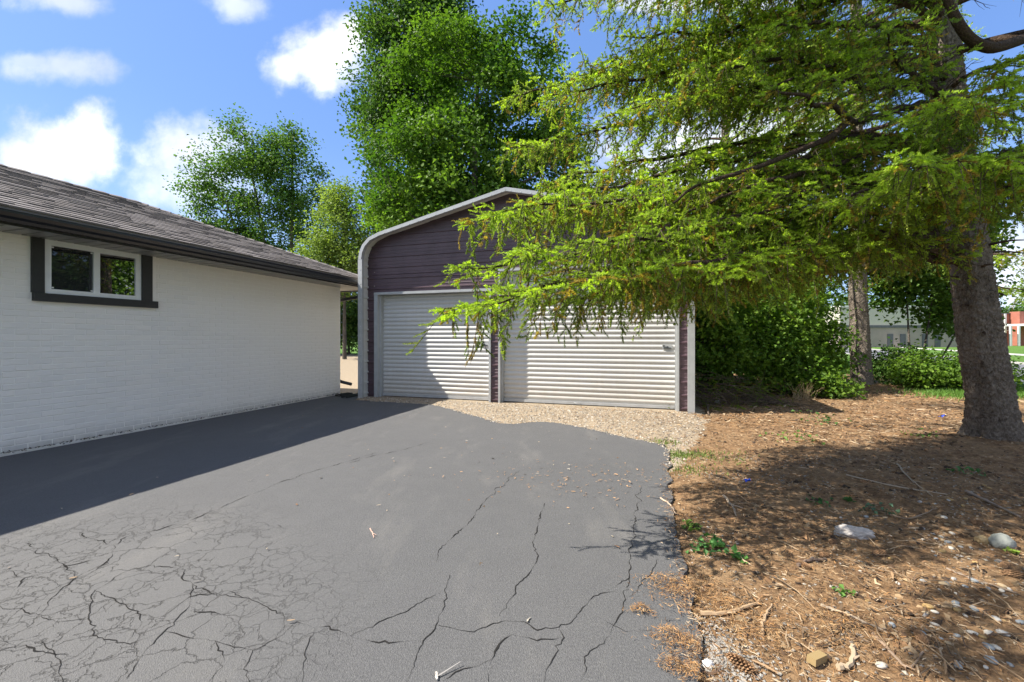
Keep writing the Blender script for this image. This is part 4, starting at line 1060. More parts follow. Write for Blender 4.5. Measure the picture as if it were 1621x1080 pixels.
# dead brush heap at the garage corner
bh = MB(); r4 = np.random.RandomState(3)
for _ in range(420):
    c0 = np.array((r4.uniform(3.0, 4.9), r4.uniform(7.8, 8.9), 0)); c0[2] = .02+abs(r4.normal(0, .28))*max(.1, 1-abs(c0[0]-3.7)/1.3)
    d_ = nv(np.array((r4.normal(.6, .8), r4.normal(-.2, .5), r4.normal(-.12, .22)))); L = r4.uniform(.3, .9)
    p1 = c0+d_*L; p1[2] = max(.01, p1[2])
    bh.tube([c0, (c0+p1)/2+r4.normal(0, .03, 3), p1], [.006, .004, .002], 3, np.array((.09, .065, .045))*r4.uniform(.6, 1.7))
bo = lone('brush_heap', bh, M['litter'], 'heap of dead spruce branches beside the garage corner', 'brush heap', colors=True)
Sb = Spruce(44)
for _ in range(46):
    c0 = np.array((r4.uniform(3.1, 4.9), r4.uniform(7.9, 8.9), r4.uniform(.1, .55))); d_ = nv(np.array((r4.normal(.5, .8), r4.normal(-.3, .5), -.15)))
    sp_ = c0+d_*np.linspace(0, .6, 7)[:, None]; sp_[:, 2] = np.maximum(.03, sp_[:, 2]-.2*np.linspace(0, 1, 7)**2); Sb.sec(sp_, .5, .3, .8, .3, .2, .62)
O_, A_, L_, C_ = map(np.concatenate, (Sb.O, Sb.A, Sb.L, Sb.C)); O_[:, 2] = np.maximum(O_[:, 2], .03)
fb = MB(); needles(fb, O_, A_, L_, 12, .024, .011, C_, Sb.rng); obj('foliage', fb, M['needles'], bo, kind='stuff', colors=True)
# dry grass tuft
dg = MB()
for _ in range(60):
    c0 = np.array((5.95+r4.normal(0, .10), 8.75+r4.normal(0, .06), 0)); d_ = np.array((r4.normal(.25, .35), r4.normal(0, .25), 1)); L = r4.uniform(.2, .5)
    dg.tube([c0, c0+nv(d_)*L*.5, c0+nv(d_)*L+np.array((r4.normal(0, .04), 0, -.05))], [.004, .003, .001], 3, np.array((.42, .32, .18))*r4.uniform(.6, 1.2))
lone('dry_grass_tuft', dg, M['litter'], 'straw coloured tuft of dry stalks in front of the shrubs', 'dry grass', colors=True)

# ------------------------------------------------------------------ FAR THINGS ON THE RIGHT
scb = thing('school_building', (88, 68, 0), 'low red brick building with white canopy beyond the street', 'building')
def wbox(parent, name, m_, *bs, **k):
    b_ = MB()
    for p0, p1 in bs: b_.box(p0, p1)
    return obj(name, b_, m_, parent, **k)
Yb = 75.; X = lambda px: (px-CX)/F*Yb; Z = lambda py: H+(HY-py)/F*Yb
wbox(scb, 'wall', M['red_brick'], ((X(1572), Yb, -.1), (X(1760), Yb+14, Z(497))))
wbox(scb, 'entrance_block', M['red_brick'], ((X(1598), Yb-1.5, 0), (X(1650), Yb-.01, Z(494))))
wbox(scb, 'pilaster', M['white_paint'], ((X(1589)-.15, Yb-.3, 2.2), (X(1589)+.15, Yb-.005, Z(497))))
wbox(scb, 'canopy', M['white_paint'], ((X(1574), Yb-5, Z(517)), (X(1700), Yb-1.51, Z(514))))
for px in (1583, 1596, 1609, 1622): wbox(scb, 'column', M['white_paint'], ((X(px)*.945-.12, Yb-4.6, 0), (X(px)*.945+.12, Yb-4.35, Z(517))))
wbox(scb, 'roof', M['dark_band'], ((X(1572)-.2, Yb-.2, Z(497)), (X(1760), Yb+14.2, Z(497)+.15)))
for px0, px1 in ((1590, 1596), (1612, 1618), (1625, 1634)):
    w_ = wbox(scb, 'window', M['white_paint'], ((X(px0)-.1, Yb-1.56 if px0 > 1597 else Yb-.06, 2.6), (X(px1)+.1, Yb-1.501 if px0 > 1597 else Yb-.001, 3.8)))
    wbox(w_, 'pane', M['far_glass'], ((X(px0), Yb-1.58 if px0 > 1597 else Yb-.08, 2.7), (X(px1), Yb-1.561 if px0 > 1597 else Yb-.061, 3.7)))
wbox(scb, 'door', M['far_glass'], ((X(1586), Yb-.05, 0), (X(1594), Yb-.001, 2.2)))
beb = thing('beige_building', (50, 60, 0), 'big beige flat-roofed hall with dark band seen between the spruce trunks', 'building')
Yb = 62.
wbox(beb, 'wall', M['beige'], ((X(1330), Yb, Z(515)), (X(1535), Yb+25, Z(486))))
wbox(beb, 'lower_wall', M['tan_block'], ((X(1330)+.05, Yb+.05, -.1), (X(1535)-.05, Yb+24.9, Z(519))))
wbox(beb, 'band', M['dark_band'], ((X(1330)-.05, Yb-.1, Z(519)), (X(1535)+.05, Yb+25.05, Z(515))))
wbox(beb, 'parapet', M['white_paint'], ((X(1330)-.05, Yb-.06, Z(486)), (X(1535)+.05, Yb+25.05, Z(486)+.2)))
for px in (1405, 1425, 1460, 1480): wbox(beb, 'door', M['dark_band'], ((X(px), Yb-.01, 0), (X(px+9), Yb+.045, 1.9)))
pole = lone('utility_pole', (lambda b_: (b_.tube([(33.2, 46, -.1), (33.2, 46, 5)], [.16, .12], 8, cap=True), b_)[1])(MB()), M['dark_band'], 'thin dark pole standing before the beige hall', 'pole')
broadleaf('street_tree', (27.5, 20.5, 0), 'bright green tree at the right picture edge beyond the street', 'tree', [(27.9, 20.5, 3.9, 2.4, 2.2, 1.5), (28.6, 20.5, 4.9, 2, 2, 1.2)],
          [[(28.3, 20.5, -.1), (28.3, 20.5, 2), (28.2, 20.5, 4.6)]], 200, 50, .16, gL, 91, crad=.5, hollow=.3, r0=.12)
for k, (px, y_, lab) in enumerate([(1360, 90, 'distant round tree left of the beige hall'), (1460, 100, 'distant round tree rising behind the beige hall'), (1545, 110, 'distant tree on the horizon behind the thick leaning trunk'), (1640, 105, 'distant tree behind the red brick building'), (1180, 95, 'distant tree on the horizon hidden by shrubs right of the garage'), (600, 90, 'distant tree on the horizon in the gap beside the garage')]):
    x_ = (px-CX)/F*y_
    broadleaf('distant_tree', (x_, y_, 0), lab, 'tree', [(x_, y_, 6.5, 7, 4, 3.8), (x_+3, y_, 5, 6, 4, 3.5)],
              [[(x_, y_, -.1), (x_, y_, 3), (x_, y_, 7)]], 150, 30, .7, gD, 95+k, crad=2.0, hollow=.4, r0=.25, group='distant trees on the horizon')

# ------------------------------------------------------------------ GROUND COVER AND LITTER
rg = np.random.RandomState(12)
def scatter(n_, x0, x1, y0, y1, fn):
    # denser near the camera: sample in image-like density (1/Y)
    y = np.exp(rg.uniform(math.log(y0), math.log(y1), n_)); x = rg.uniform(x0, x1, n_)*1.0
    k = fn(x, y); return x[k], y[k]
def bedmask(x, y):
    return ~in_poly(x, y) & ~in_poly(x, y, GP) & ((toUV(x, y)[0] < 7.5) | (toUV(x, y)[1] > .95))
pal = np.array([(.28, .16, .08), (.17, .10, .055), (.38, .265, .15), (.06, .040, .027), (.46, .355, .235), (.33, .175, .07)])
def strips(mb, x, y, l, w, col, zoff=.003, tilt=.12, lift=.0):
    n_ = len(x); a = rg.rand(n_)*2*PI; tz = rg.normal(0, tilt, n_)
    z = gz(x, y)+zoff+np.abs(rg.normal(0, .006, n_))+lift
    d = np.stack([np.cos(a), np.sin(a), tz], -1); s_ = np.stack([-np.sin(a), np.cos(a), rg.normal(0, .5, n_)], -1)
    c0 = np.stack([x, y, z+np.abs(tz)*l*.5], -1); bend = s_*(rg.normal(0, .12, n_)*l)[:, None]
    e0 = c0-d*(l/2)[:, None]; e1 = c0+d*(l/2)[:, None]; mm = c0+bend
    ww = s_*(w/2)[:, None]
    V = np.stack([e0-ww*.6, e0+ww*.6, mm+ww, mm-ww, e1+ww*.4, e1-ww*.4], 1).reshape(-1, 3); i = np.arange(n_)[:, None]*6
    Q = np.concatenate([i+np.array((0, 1, 2, 3)), i+np.array((3, 2, 4, 5))]); mb.add(V, Q, np.repeat(col, 6, 0))
nl_ = MB()
x, y = scatter(70000, .6, 7.5, 1.3, 8.5, bedmask); kk = x < y*1.3+.4; x, y = x[kk], y[kk]
strips(nl_, x, y, rg.uniform(.012, .04, len(x)), rg.uniform(.0012, .003, len(x))*(1+y*.15), pal[rg.randint(0, 6, len(x))]*rg.uniform(.7, 1.25, (len(x), 1)))
x, y = scatter(9000, 3, 12.5, 5, 12, bedmask)
strips(nl_, x, y, rg.uniform(.05, .12, len(x)), rg.uniform(.008, .014, len(x)), pal[rg.randint(0, 6, len(x))]*rg.uniform(.7, 1.2, (len(x), 1)))
n_ = 9000; x = rg.uniform(-1.2, 3.4, n_); y = rg.uniform(4.6, 7.8, n_); k = in_poly(x, y, GP) & ~in_poly(x, y) & (rg.rand(n_) < np.clip((x-.2)/2.6, .08, 1)) & (toUV(x, y)[0] < 7.85); x, y = x[k], y[k]
strips(nl_, x, y, rg.uniform(.02, .07, len(x)), rg.uniform(.003, .008, len(x)), pal[rg.randint(0, 4, len(x))], lift=.012)
y = np.exp(rg.uniform(math.log(1.5), math.log(5.2), 26000)); x = 1.0+rg.normal(0, .45, 26000)+(y-2)*.05; k = in_poly(x, y) & (edge_dist(x, y) < np.abs(rg.normal(0, .045, 26000))) ; x, y = x[k], y[k]
strips(nl_, x, y, rg.uniform(.012, .045, len(x)), rg.uniform(.0015, .004, len(x)), pal[rg.randint(0, 6, len(x))], lift=.034)
# orange fibre mats along the driveway edge
mats = [(1050, 925, .10), (1078, 945, .13), (1100, 930, .14), (1060, 1010, .08), (1088, 1030, .09), (1150, 965, .14), (1100, 1070, .07), (1065, 1055, .05), (1015, 968, .04), (1095, 820, .10), (1125, 775, .12), (1200, 1010, .14), (1330, 1000, .2)]
for (px, py, r_) in mats:
    c = G(px, py); n_ = int(4200*r_); x = c[0]+rg.normal(0, r_*.62, n_); y = c[1]+rg.normal(0, r_*.42, n_)
    hgt_ = .02*np.exp(-((x-c[0])**2+(y-c[1])**2)/(r_*.5)**2)
    col = np.array([(.36, .19, .07), (.27, .14, .055), (.40, .26, .13), (.12, .065, .035)])[rg.randint(0, 4, n_)]*rg.uniform(.6, 1.3, (n_, 1))
    strips(nl_, x, y, rg.uniform(.008, .028, n_), rg.uniform(.001, .0026, n_), col, lift=hgt_+np.where(in_poly(x, y), .034, 0), tilt=.2)
obj('needle_litter', nl_, M['litter'], kind='stuff', colors=True)
# dark clods added to give the needle bed a shadowed roughness
cl_ = MB(); x, y = scatter(16000, .6, 9.0, 1.3, 10.5, bedmask); kk = (x < y*1.35+.5) & (vnoise(x, y, 3.0, 6) > -.12); x, y = x[kk], y[kk]; n_ = len(x)
a_ = rg.rand(n_)*6.28; rr_ = rg.uniform(.006, .022, n_)*(1+y*.05)
bs_ = np.array([(1, 0, 0), (.2, .8, 0), (-1, .2, 0), (-.1, -.9, 0), (0, 0, .55)]); Vl = (bs_[None]+rg.normal(0, .25, (n_, 5, 3)))*rr_[:, None, None]
V = np.stack([Vl[..., 0]*np.cos(a_)[:, None]-Vl[..., 1]*np.sin(a_)[:, None]+x[:, None], Vl[..., 0]*np.sin(a_)[:, None]+Vl[..., 1]*np.cos(a_)[:, None]+y[:, None], Vl[..., 2]+gz(x, y)[:, None]], -1)
cl_.add(V.reshape(-1, 3), (np.arange(n_)[:, None, None]*5+np.array([(0, 1, 4), (1, 2, 4), (2, 3, 4), (3, 0, 4)])[None]).reshape(-1, 3), np.repeat(pal[rg.randint(0, 4, n_)]*rg.uniform(.4, 1.0, (n_, 1)), 5, 0))
obj('needle_clods', cl_, M['litter'], kind='stuff', colors=True)
# bark chips, twigs
ch = MB(); x, y = scatter(1300, .6, 7.0, 1.3, 8, bedmask)
strips(ch, x, y, rg.uniform(.03, .09, len(x)), rg.uniform(.004, .010, len(x)), np.array([(.28, .18, .10), (.13, .08, .05), (.38, .28, .18)])[rg.randint(0, 3, len(x))]*rg.uniform(.7, 1.2, (len(x), 1)), zoff=.008)
obj('bark_chips', ch, M['litter'], kind='stuff', colors=True)
# things dropped on the driveway
dd = MB(); n_ = 420; x = rg.uniform(-3.5, 1.5, n_); y = rg.uniform(1.6, 8, n_)
k = in_poly(x, y) & (rg.rand(n_) < np.clip(.25+.5*((x > -1) & (y > 3.5)), 0, 1)); x, y = x[k], y[k]
strips(dd, x, y, rg.uniform(.010, .04, len(x)), rg.uniform(.004, .010, len(x)), np.array([(.40, .28, .17), (.50, .42, .30), (.25, .13, .06), (.42, .38, .32)])[rg.randint(0, 4, len(x))]*.8, lift=.032, tilt=.05)
c = G(935, 760); n_ = 260; x = c[0]+rg.normal(0, .55, n_); y = c[1]+rg.normal(0, .32, n_); k = in_poly(x, y); x, y = x[k], y[k]
strips(dd, x, y, rg.uniform(.012, .04, len(x)), rg.uniform(.003, .008, len(x)), np.array((.36, .22, .12))*rg.uniform(.6, 1.3, (len(x), 1)), lift=.032, tilt=.05)
n_ = 900; uu_ = rg.uniform(1.5, 8.0, n_); vv2 = WV+.01+np.abs(rg.normal(0, .035, n_)); xx = UX*uu_+UY*vv2; y_2 = UY*uu_-UX*vv2
strips(dd, xx, y_2, rg.uniform(.008, .03, n_), rg.uniform(.006, .014, n_), np.array([(.10, .09, .08), (.20, .15, .10), (.05, .05, .045)])[rg.randint(0, 3, n_)], lift=.012-gz(xx, y_2), tilt=.3)
obj('driveway_debris', dd, M['litter'], kind='stuff', colors=True)
# gravel stones
def octas(mb, x, y, z, r_, col, flat=.6):
    n_ = len(x); base_ = np.array([(1, 0, 0), (0, 1, 0), (-1, 0, 0), (0, -1, 0), (0, 0, 1), (0, 0, -1)], float)
    a = rg.rand(n_)*2*PI; sc_ = np.stack([r_*rg.uniform(.7, 1.4, n_), r_*rg.uniform(.6, 1.1, n_), r_*flat*rg.uniform(.7, 1.2, n_)], -1)
    Vl = (base_[None]+rg.normal(0, .22, (n_, 6, 3)))*sc_[:, None]
    ca, sa = np.cos(a)[:, None], np.sin(a)[:, None]
    V = np.stack([Vl[..., 0]*ca-Vl[..., 1]*sa+x[:, None], Vl[..., 0]*sa+Vl[..., 1]*ca+y[:, None], Vl[..., 2]+z[:, None]], -1)
    Ft = np.array([(0, 1, 4), (1, 2, 4), (2, 3, 4), (3, 0, 4), (1, 0, 5), (2, 1, 5), (3, 2, 5), (0, 3, 5)])
    mb.add(V.reshape(-1, 3), (np.arange(n_)[:, None, None]*6+Ft[None]).reshape(-1, 3), np.repeat(col, 6, 0))
gpal = np.array([(.40, .34, .27), (.50, .45, .37), (.28, .23, .18), (.36, .27, .18), (.22, .20, .18), (.56, .52, .46)])
gs = MB(); n_ = 26000; x = rg.uniform(-3.6, 4.2, n_); y = rg.uniform(4.2, 9.6, n_); w1 = rg.normal(0, .13, n_)
k = in_poly(x+w1, y+w1, GP) & ((~in_poly(x, y)) | (edge_dist(x, y) < .06)) & (toUV(x, y)[0] < DU-.03); x, y = x[k], y[k]
ip = in_poly(x, y); octas(gs, x, y, np.where(ip, .004, gz(x, y)+.004), rg.uniform(.006, .016, len(x)), gpal[rg.randint(0, 6, len(x))]*rg.uniform(.75, 1.15, (len(x), 1)))
obj('gravel', gs, M['stone'], kind='stuff', colors=True)
gs = MB(); n_ = 5000; x = rg.uniform(.8, 4.5, n_); y = rg.uniform(1.3, 4.5, n_); k = bedmask(x, y) & (vnoise(x, y, 2.2, 4) > .02); x, y = x[k], y[k]
octas(gs, x, y, gz(x, y)+.003, rg.uniform(.004, .011, len(x)), gpal[rg.randint(0, 6, len(x))]*rg.uniform(.4, .8, (len(x), 1)))
c = G(1120, 1030); n_ = 1800; x = c[0]+rg.normal(0, .10, n_); y = c[1]+rg.normal(0, .12, n_); k = bedmask(x, y); x, y = x[k], y[k]
octas(gs, x, y, gz(x, y)+.004, rg.uniform(.003, .008, len(x)), np.array((.30, .28, .25))*rg.uniform(.5, 1.3, (len(x), 1)))
obj('fine_gravel', gs, M['stone'], kind='stuff', colors=True)
# pebbles: single river stones
def rock_mesh(seed, rx, ry, rz_, sub=2, amp=.18, col=(.5, .5, .5), freq=1.3):
    import bmesh
    bm = bmesh.new(); bmesh.ops.create_icosphere(bm, subdivisions=sub, radius=1)
    b_ = MB(); V = np.array([v.co[:] for v in bm.verts]); Fc = [tuple(v.index for v in f_.verts) for f_ in bm.faces]; bm.free()
    d = np.array([1+amp*mnoise.noise(Vector(v*freq+seed*3.1))+amp*.4*mnoise.noise(Vector(v*freq*3+seed)) for v in V])
    V = V*d[:, None]*np.array((rx, ry, rz_)); b_.add(V, Fc, col); return b_
pcols = [('pale grey', (.36, .35, .33)), ('tan', (.38, .29, .18)), ('white', (.50, .46, .39)), ('ochre', (.36, .24, .10)), ('bluish grey', (.24, .26, .27))]
pm = [rock_mesh(k, 1, .68, .42, 2, .12, c).mesh('pebble', True, True) for k, (nm, c) in enumerate(pcols)]
for me in pm: me.materials.append(M['stone'])
pz = [(1560, 880, 60, 40), (1500, 970, 70, 60), (1580, 1010, 50, 50), (1430, 830, 60, 20), (1540, 790, 60, 30)]
rp = np.random.RandomState(8)
for k in range(95):
    zx, zy, sx_, sy_ = pz[rp.choice(5, p=[.25, .25, .25, .15, .10])]
    px, py = zx+rp.normal(0, sx_), zy+rp.normal(0, sy_)
    if py > 1075 or px > 1640 or px < 1250 or py < 760: continue
    c = G(px, py); ci = rp.randint(5); s_ = rp.uniform(.010, .024)
    MM = Matrix.Translation(Vector((c[0], c[1], float(gz(c[0], c[1]))+s_*.22))) @ Matrix.Rotation(rp.uniform(0, 6.28), 4, 'Z') @ Matrix.Rotation(rp.normal(0, .15), 4, 'X') @ Matrix.Diagonal((s_, s_, s_, 1))
    lone('pebble', pm[ci], None, f'small {pcols[ci][0]} river pebble lying in the brown needle litter', 'pebble', 'river pebbles in the needle bed', M=MM)
def rock(px, py, dims, seed, col, label, rot=0, sub=3, amp=.3, freq=1.6):
    c = G(px, py); lone('rock', rock_mesh(seed, *dims, sub, amp, col, freq), M['stone'], label, 'rock', 'rocks in the needle bed', M=Matrix.Translation(Vector((c[0], c[1], float(gz(c[0], c[1]))+dims[2]*.45))) @ Matrix.Rotation(R(rot), 4, 'Z'), colors=True, smooth=False)
rock(1350, 852, (.105, .042, .045), 4, (.42, .385, .35), 'rough white lump of rock among tan needles, largest in the bed', -18, 4, .32, 1.6)
rock(1586, 868, (.07, .055, .05), 7, (.27, .28, .25), 'rounded grey stone near the right edge of the bed', 20, 3, .12)
rock(1555, 862, (.035, .03, .03), 9, (.42, .30, .15), 'small brown stone touching the rounded grey stone')
rock(1120, 1047, (.022, .018, .014), 12, (.72, .70, .68), 'small white chip of stone by the driveway edge at the front')
rock(1175, 618+10, (.07, .06, .05), 3, (.45, .44, .42), 'pale stone in the shade beside the garage corner') if False else None
c = G(1136, 640); lone('rock', rock_mesh(3, .06, .05, .04, 3, .2, (.5, .49, .46)), M['stone'], 'pale stone in the shade beside the garage corner', 'rock', 'rocks in the needle bed', M=Matrix.Translation(Vector((c[0], c[1], .03))), colors=True)
# cut wood block
c = G(1293, 1056); b_ = MB(); b_.box((-.040, -.016, 0), (.040, .016, .026), col=(.30, .215, .10))
lone('wood_block', b_, M['litter'], 'short sawn block of yellowish wood lying in the litter at the front', 'wood block', M=Matrix.Translation(Vector((c[0], c[1], float(gz(c[0], c[1]))+.006))) @ Matrix.Rotation(R(28), 4, 'Z') @ Matrix.Rotation(R(6), 4, 'Y'), colors=True)
# pine cones
def cone_mesh(L, r_, col):
    b_ = MB(); n_ = 96
    b_.tube(smooth_path([(-L/2, 0, 0), (0, 0, 0), (L/2, 0, 0)], 8), r_*.5*np.sin(np.linspace(.3, 2.95, 8)), 7, np.array(col)*.5)
    for i in range(n_):
        t = (i+.5)/n_; a = i*2.39996; rr = r_*math.sin(.35+t*2.5)**.7; x = -L/2+L*t
        o_ = np.array((x, math.cos(a)*rr*.35, math.sin(a)*rr*.35)); rad = np.array((0, math.cos(a), math.sin(a))); tn = np.array((0, -math.sin(a), math.cos(a)))
        e = o_+rad*rr*.68+np.array((L*.085, 0, 0)); w_ = rr*.34
        b_.add([o_-tn*w_*.5, e-tn*w_-np.array((.003, 0, 0)), e+np.array((.006, 0, 0))+rad*.002, e+tn*w_-np.array((.003, 0, 0)), o_+tn*w_*.5, o_+rad*rr*.3+np.array((L*.09, 0, 0))],
               [(0, 1, 2), (0, 2, 3), (0, 3, 4), (0, 1, 5), (1, 2, 5), (2, 3, 5), (3, 4, 5)], np.array(col)*(.65+.7*((i*7) % 5)/5))
    return b_
cones = [(1170, 1052, .105, .021, -58, 'open brown spruce cone at the front beside the driveway edge'), (1317, 858+7, .05, .014, 20, 'small cone lying left below the white rock'),
         (1303, 889, .06, .014, 5, 'tan spruce cone in the middle of the bed'), (1590, 905, .07, .017, 30, 'dark spruce cone near the rounded grey stone'),
         (1460, 1022, .07, .018, 70, 'grey weathered cone standing out among bright pebbles'), (1602, 918, .08, .018, -20, 'spruce cone at the right picture edge'),
         (1390, 884, .08, .018, 10, 'dark cone in the shadow below the white rock'), (1272, 905, .07, .016, 120, 'spruce cone beside a pile of shaded twigs'), (1545, 830, .07, .016, 0, 'spruce cone on the sunlit needles near the leaning trunk')]
for (px, py, L, r_, an, lab) in cones:
    c = G(px, py); b_ = cone_mesh(L, r_, (.27, .16, .085))
    lone('spruce_cone', b_, M['litter'], lab, 'cone', 'cones lying in the bed', M=Matrix.Translation(Vector((c[0], c[1], float(gz(c[0], c[1]))+r_*.8))) @ Matrix.Rotation(R(an), 4, 'Z'), colors=True)
# sticks
sticks = [([(1300, 968), (1345, 985), (1402, 1008)], .007, (.33, .26, .19), 'straight pale stick lying in front across the lit litter'),
          ([(1530, 780), (1570, 800), (1615, 822)], .012, (.30, .24, .19), 'thick bare stick lying across the shade near the leaning trunk'),
          ([(1420, 738), (1440, 760), (1475, 790)], .008, (.40, .32, .23), 'thin stick pointing down towards the shade in the middle distance'),
          ([(1340, 757), (1420, 775), (1500, 787)], .007, (.42, .34, .25), 'long thin stick lying level in the middle of the bed'),
          ([(1145, 792), (1158, 805), (1166, 822)], .010, (.34, .27, .20), 'short forked stick beside the weeds'),
          ([(1262, 905), (1280, 897), (1306, 896)], .010, (.17, .12, .09), 'dark curved stick in the shaded hollow'),
          ([(1110, 972), (1150, 973), (1200, 962)], .011, (.36, .25, .15), 'peeling curved stick near the orange needle mats'),
          ([(1325, 1066), (1345, 1062), (1352, 1040), (1348, 1030)], .012, (.40, .31, .21), 'hooked bark piece right of the wood block'),
          ([(1380, 1010), (1420, 1050), (1440, 1063), (1462, 1040)], .006, (.28, .20, .14), 'bent V-shaped twig near the front pebbles'),
          ([(1400, 815), (1440, 822), (1482, 806)], .006, (.30, .22, .15), 'forked twig lying above the pebble patch'),
          ([(1045, 790), (1060, 800), (1070, 812)], .007, (.50, .38, .28), 'pinkish stick end poking over the driveway edge'),
          ([(1112, 615), (1118, 640), (1122, 660)], .02, (.12, .09, .07), 'short dark log leaning by the garage corner'),
          ([(1500, 905), (1550, 925), (1605, 945)], .006, (.26, .2, .15), 'thin twig lying between pebbles at the right'),
          ([(1205, 1010), (1212, 985), (1222, 965)], .008, (.37, .26, .16), 'upright leaning bark sliver near the orange mats'),
          ([(586, 838), (590, 845), (592, 852)], .004, (.52, .35, .28), 'tiny pinkish twig alone on the driveway'),
          ([(690, 1068), (692, 1078)], .006, (.55, .50, .44), 'short white stick on the driveway at the bottom edge')]
for pth, r_, c_, lab in sticks:
    pp = np.array([G(a, b) for a, b in pth]); pp[:, 2] = np.where(in_poly(pp[:, 0], pp[:, 1]), 0, gz(pp[:, 0], pp[:, 1]))+r_*1.1
    if len(pp) == 2: pp = np.array([pp[0], pp.mean(0), pp[1]])
    pp = smooth_path(pp, 14); pp[:, :2] += rp.normal(0, .003, (14, 2)); b_ = MB(); b_.tube(pp, np.linspace(r_, r_*.55, 14)*rp.uniform(.85, 1.15, 14), 6, c_, cap=True)
    q0, q1 = pp[6], pp[6]+(pp[9]-pp[5])*.8+np.array((rp.normal(0, .03), rp.normal(0, .03), .01)); b_.tube([q0, (q0+q1)/2, q1], [r_*.5, r_*.4, r_*.25], 4, c_)
    lone('stick', b_, M['litter'], lab, 'stick', 'sticks lying about', colors=True)
# more loose twigs (nobody could count them)
tw = MB()
for _ in range(150):
    px, py = rp.uniform(1080, 1640), 640+440*rp.rand()**1.2; c = G(px, py)
    if not bedmask(np.array([c[0]]), np.array([c[1]]))[0]: continue
    a = rp.uniform(0, 6.28); L = rp.uniform(.06, .28); d_ = np.array((math.cos(a), math.sin(a), 0)); p0 = c-d_*L/2; p1 = c+d_*L/2
    pts = np.array([p0, c+np.array((rp.normal(0, .015), rp.normal(0, .015), 0)), p1]); pts[:, 2] = gz(pts[:, 0], pts[:, 1])+.008+np.array((0, .012, .004))
    tw.tube(pts, [.003, .0024, .0014], 4, np.array([(.22, .15, .09), (.10, .07, .045), (.33, .24, .15)])[rp.randint(3)])
obj('loose_twigs', tw, M['litter'], kind='stuff', colors=True)
# blue scraps
for (px, py, lab) in ((1184, 767, 'small crumpled blue plastic scrap nearer the driveway'), (1493, 664, 'small blue plastic scrap in the distance near the leaning trunk')):
    c = G(px, py); b_ = MB(); V = []; 
    for i in range(4):
        for j in range(4): V.append(((i-1.5)*.014, (j-1.5)*.010, .012+rp.uniform(0, .018)))
    b_.add(V, [(i*4+j, i*4+j+1, (i+1)*4+j+1, (i+1)*4+j) for i in range(3) for j in range(3)], (.03, .09, .55))
    lone('plastic_scrap', b_, M['litter'], lab, 'litter', 'blue plastic scraps', M=Matrix.Translation(Vector((c[0], c[1], float(gz(c[0], c[1]))+.004))) @ Matrix.Scale(1.4 if py > 700 else 2.2, 4), colors=True)
# weeds
def weed(px, py, n_, L, c_, label, name='weed_clump', cat='weed', sp_=.05):
    c = G(px, py); b_ = MB()
    C0 = c+rp.normal(0, 1, (n_, 3))*np.array((sp_, sp_, .3*sp_)); C0[:, 2] = gz(C0[:, 0], C0[:, 1])+.01+np.abs(rp.normal(0, .5*sp_, n_))
    leaves(b_, C0, np.tile((0, 0, 1.), (n_, 1)), L, np.array(c_)*rp.uniform(.7, 1.3, (n_, 1)), rp)
    for i in range(0, n_, 4): b_.tube([C0[i]*np.array((1, 1, 0))+np.array((0, 0, float(gz(C0[i][0], C0[i][1])))), C0[i]], [.0015, .001], 3, np.array(c_)*.7)
    w_ = thing(name, c, label, cat, 'small weeds in the bed'); obj('foliage', b_, M['grass'], w_, kind='stuff', colors=True)
weed(1125, 872, 50, .04, (.09, .22, .06), 'largest green weed clump by the driveway edge')
weed(1095, 835, 26, .035, (.16, .26, .05), 'yellow-green weed just at the asphalt edge', sp_=.03)
weed(1168, 890, 30, .03, (.08, .2, .04), 'low bright weed right of the largest clump', sp_=.03)
weed(1300, 800, 22, .03, (.05, .14, .04), 'small dark weed in the middle of the bed', sp_=.04)
weed(1340, 794, 12, .03, (.07, .16, .04), 'tiny green weed right of the small dark weed', sp_=.02)
weed(1385, 815, 26, .035, (.07, .13, .08), 'grey-green low weed above the white rock', sp_=.06)
weed(1600, 882, 14, .03, (.18, .26, .04), 'small yellow weed at the right edge beside the grey stone', sp_=.02)
weed(1335, 948, 14, .025, (.10, .2, .04), 'tiny weed in the lit litter left of the pebbles', sp_=.02)
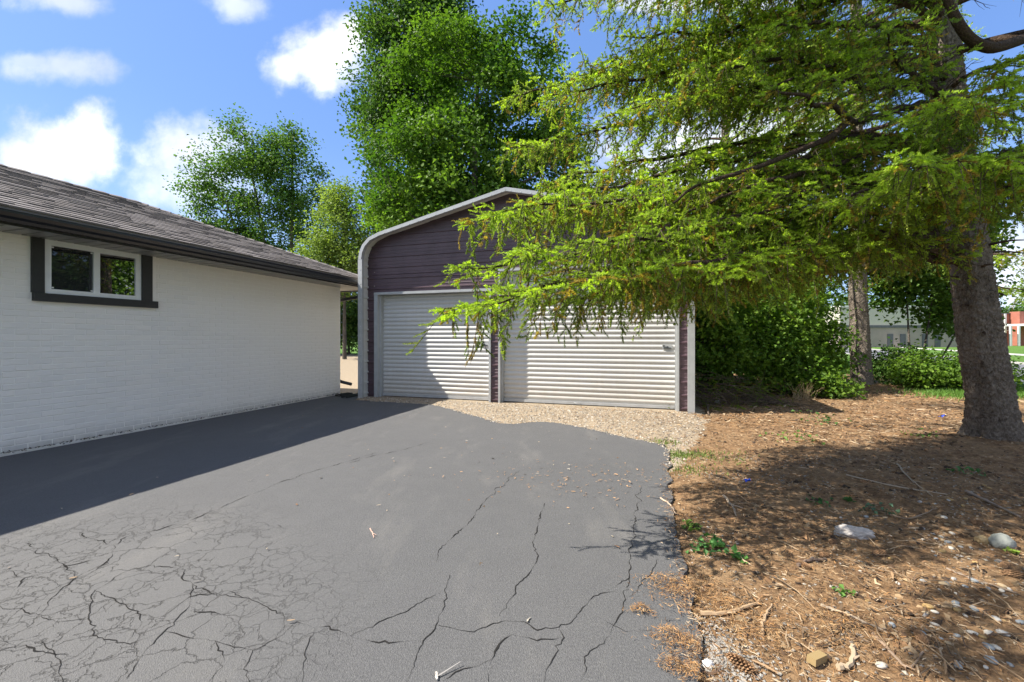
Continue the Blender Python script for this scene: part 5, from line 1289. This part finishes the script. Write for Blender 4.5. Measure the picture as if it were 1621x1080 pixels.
weed(1530, 752, 26, .04, (.07, .17, .05), 'leafy weed left of the leaning trunk foot', sp_=.06)
weed(1460, 698, 26, .04, (.13, .22, .04), 'weed on the sunny litter far in front of the middle spruce', sp_=.08)
weed(1260, 700, 40, .04, (.12, .21, .04), 'patch of weeds between the garage and the leaning trunk', sp_=.12)
weed(1300, 668, 40, .05, (.08, .16, .04), 'weeds in the half shade before the shrubs', sp_=.16)
# grass at the gravel end, and on the verge
gr = MB()
def blades(cx, cy, sx_, sy_, n_, L, c_, zf=gz):
    x = cx+rp.normal(0, sx_, n_); y = cy+rp.normal(0, sy_, n_); k = ~in_poly(x, y); x, y = x[k], y[k]; n_ = len(x)
    z = zf(x, y); a = rp.rand(n_)*6.28; w_ = np.stack([np.cos(a), np.sin(a), 0*a], -1)*.004*(1+y[:, None]*.12); l = L*rp.uniform(.5, 1.2, n_)
    b0 = np.stack([x, y, z], -1); tip = b0+np.stack([rp.normal(0, .35, n_)*l, rp.normal(0, .35, n_)*l, l], -1)
    gr.add(np.stack([b0-w_, b0+w_, tip], 1).reshape(-1, 3), np.arange(n_*3).reshape(-1, 3), np.repeat(np.array(c_)*rp.uniform(.7, 1.3, (n_, 1)), 3, 0))
for (px, py, s1_, n_) in ((1075, 720, .12, 350), (1120, 725, .2, 260), (1050, 700, .1, 160), (1090, 745, .12, 160)):
    c = G(px, py); blades(c[0], c[1], s1_, s1_*.8, n_, .035, (.17, .23, .06))
for k in range(9):
    blades(9.5+k*.55, 9.2+k*.12, .4, .35, 900, .10, (.12, .24, .04))
obj('grass_blades', gr, M['grass'], kind='stuff', colors=True)
gr = MB()
zf0 = lambda x, y: np.full(np.shape(x), -.02)
for k in range(14):
    c = np.array((14.4, 12.3))+RD*(-4+k*1.2)-RN*2.2; blades(c[0], c[1], .8, .8, 1100, .10, (.13, .26, .04), zf0)
obj('verge_grass', gr, M['grass'], kind='stuff', colors=True)
print('objects', len(bpy.data.objects), 'polys', sum(len(o.data.polygons) for o in bpy.data.objects if o.type == 'MESH'))
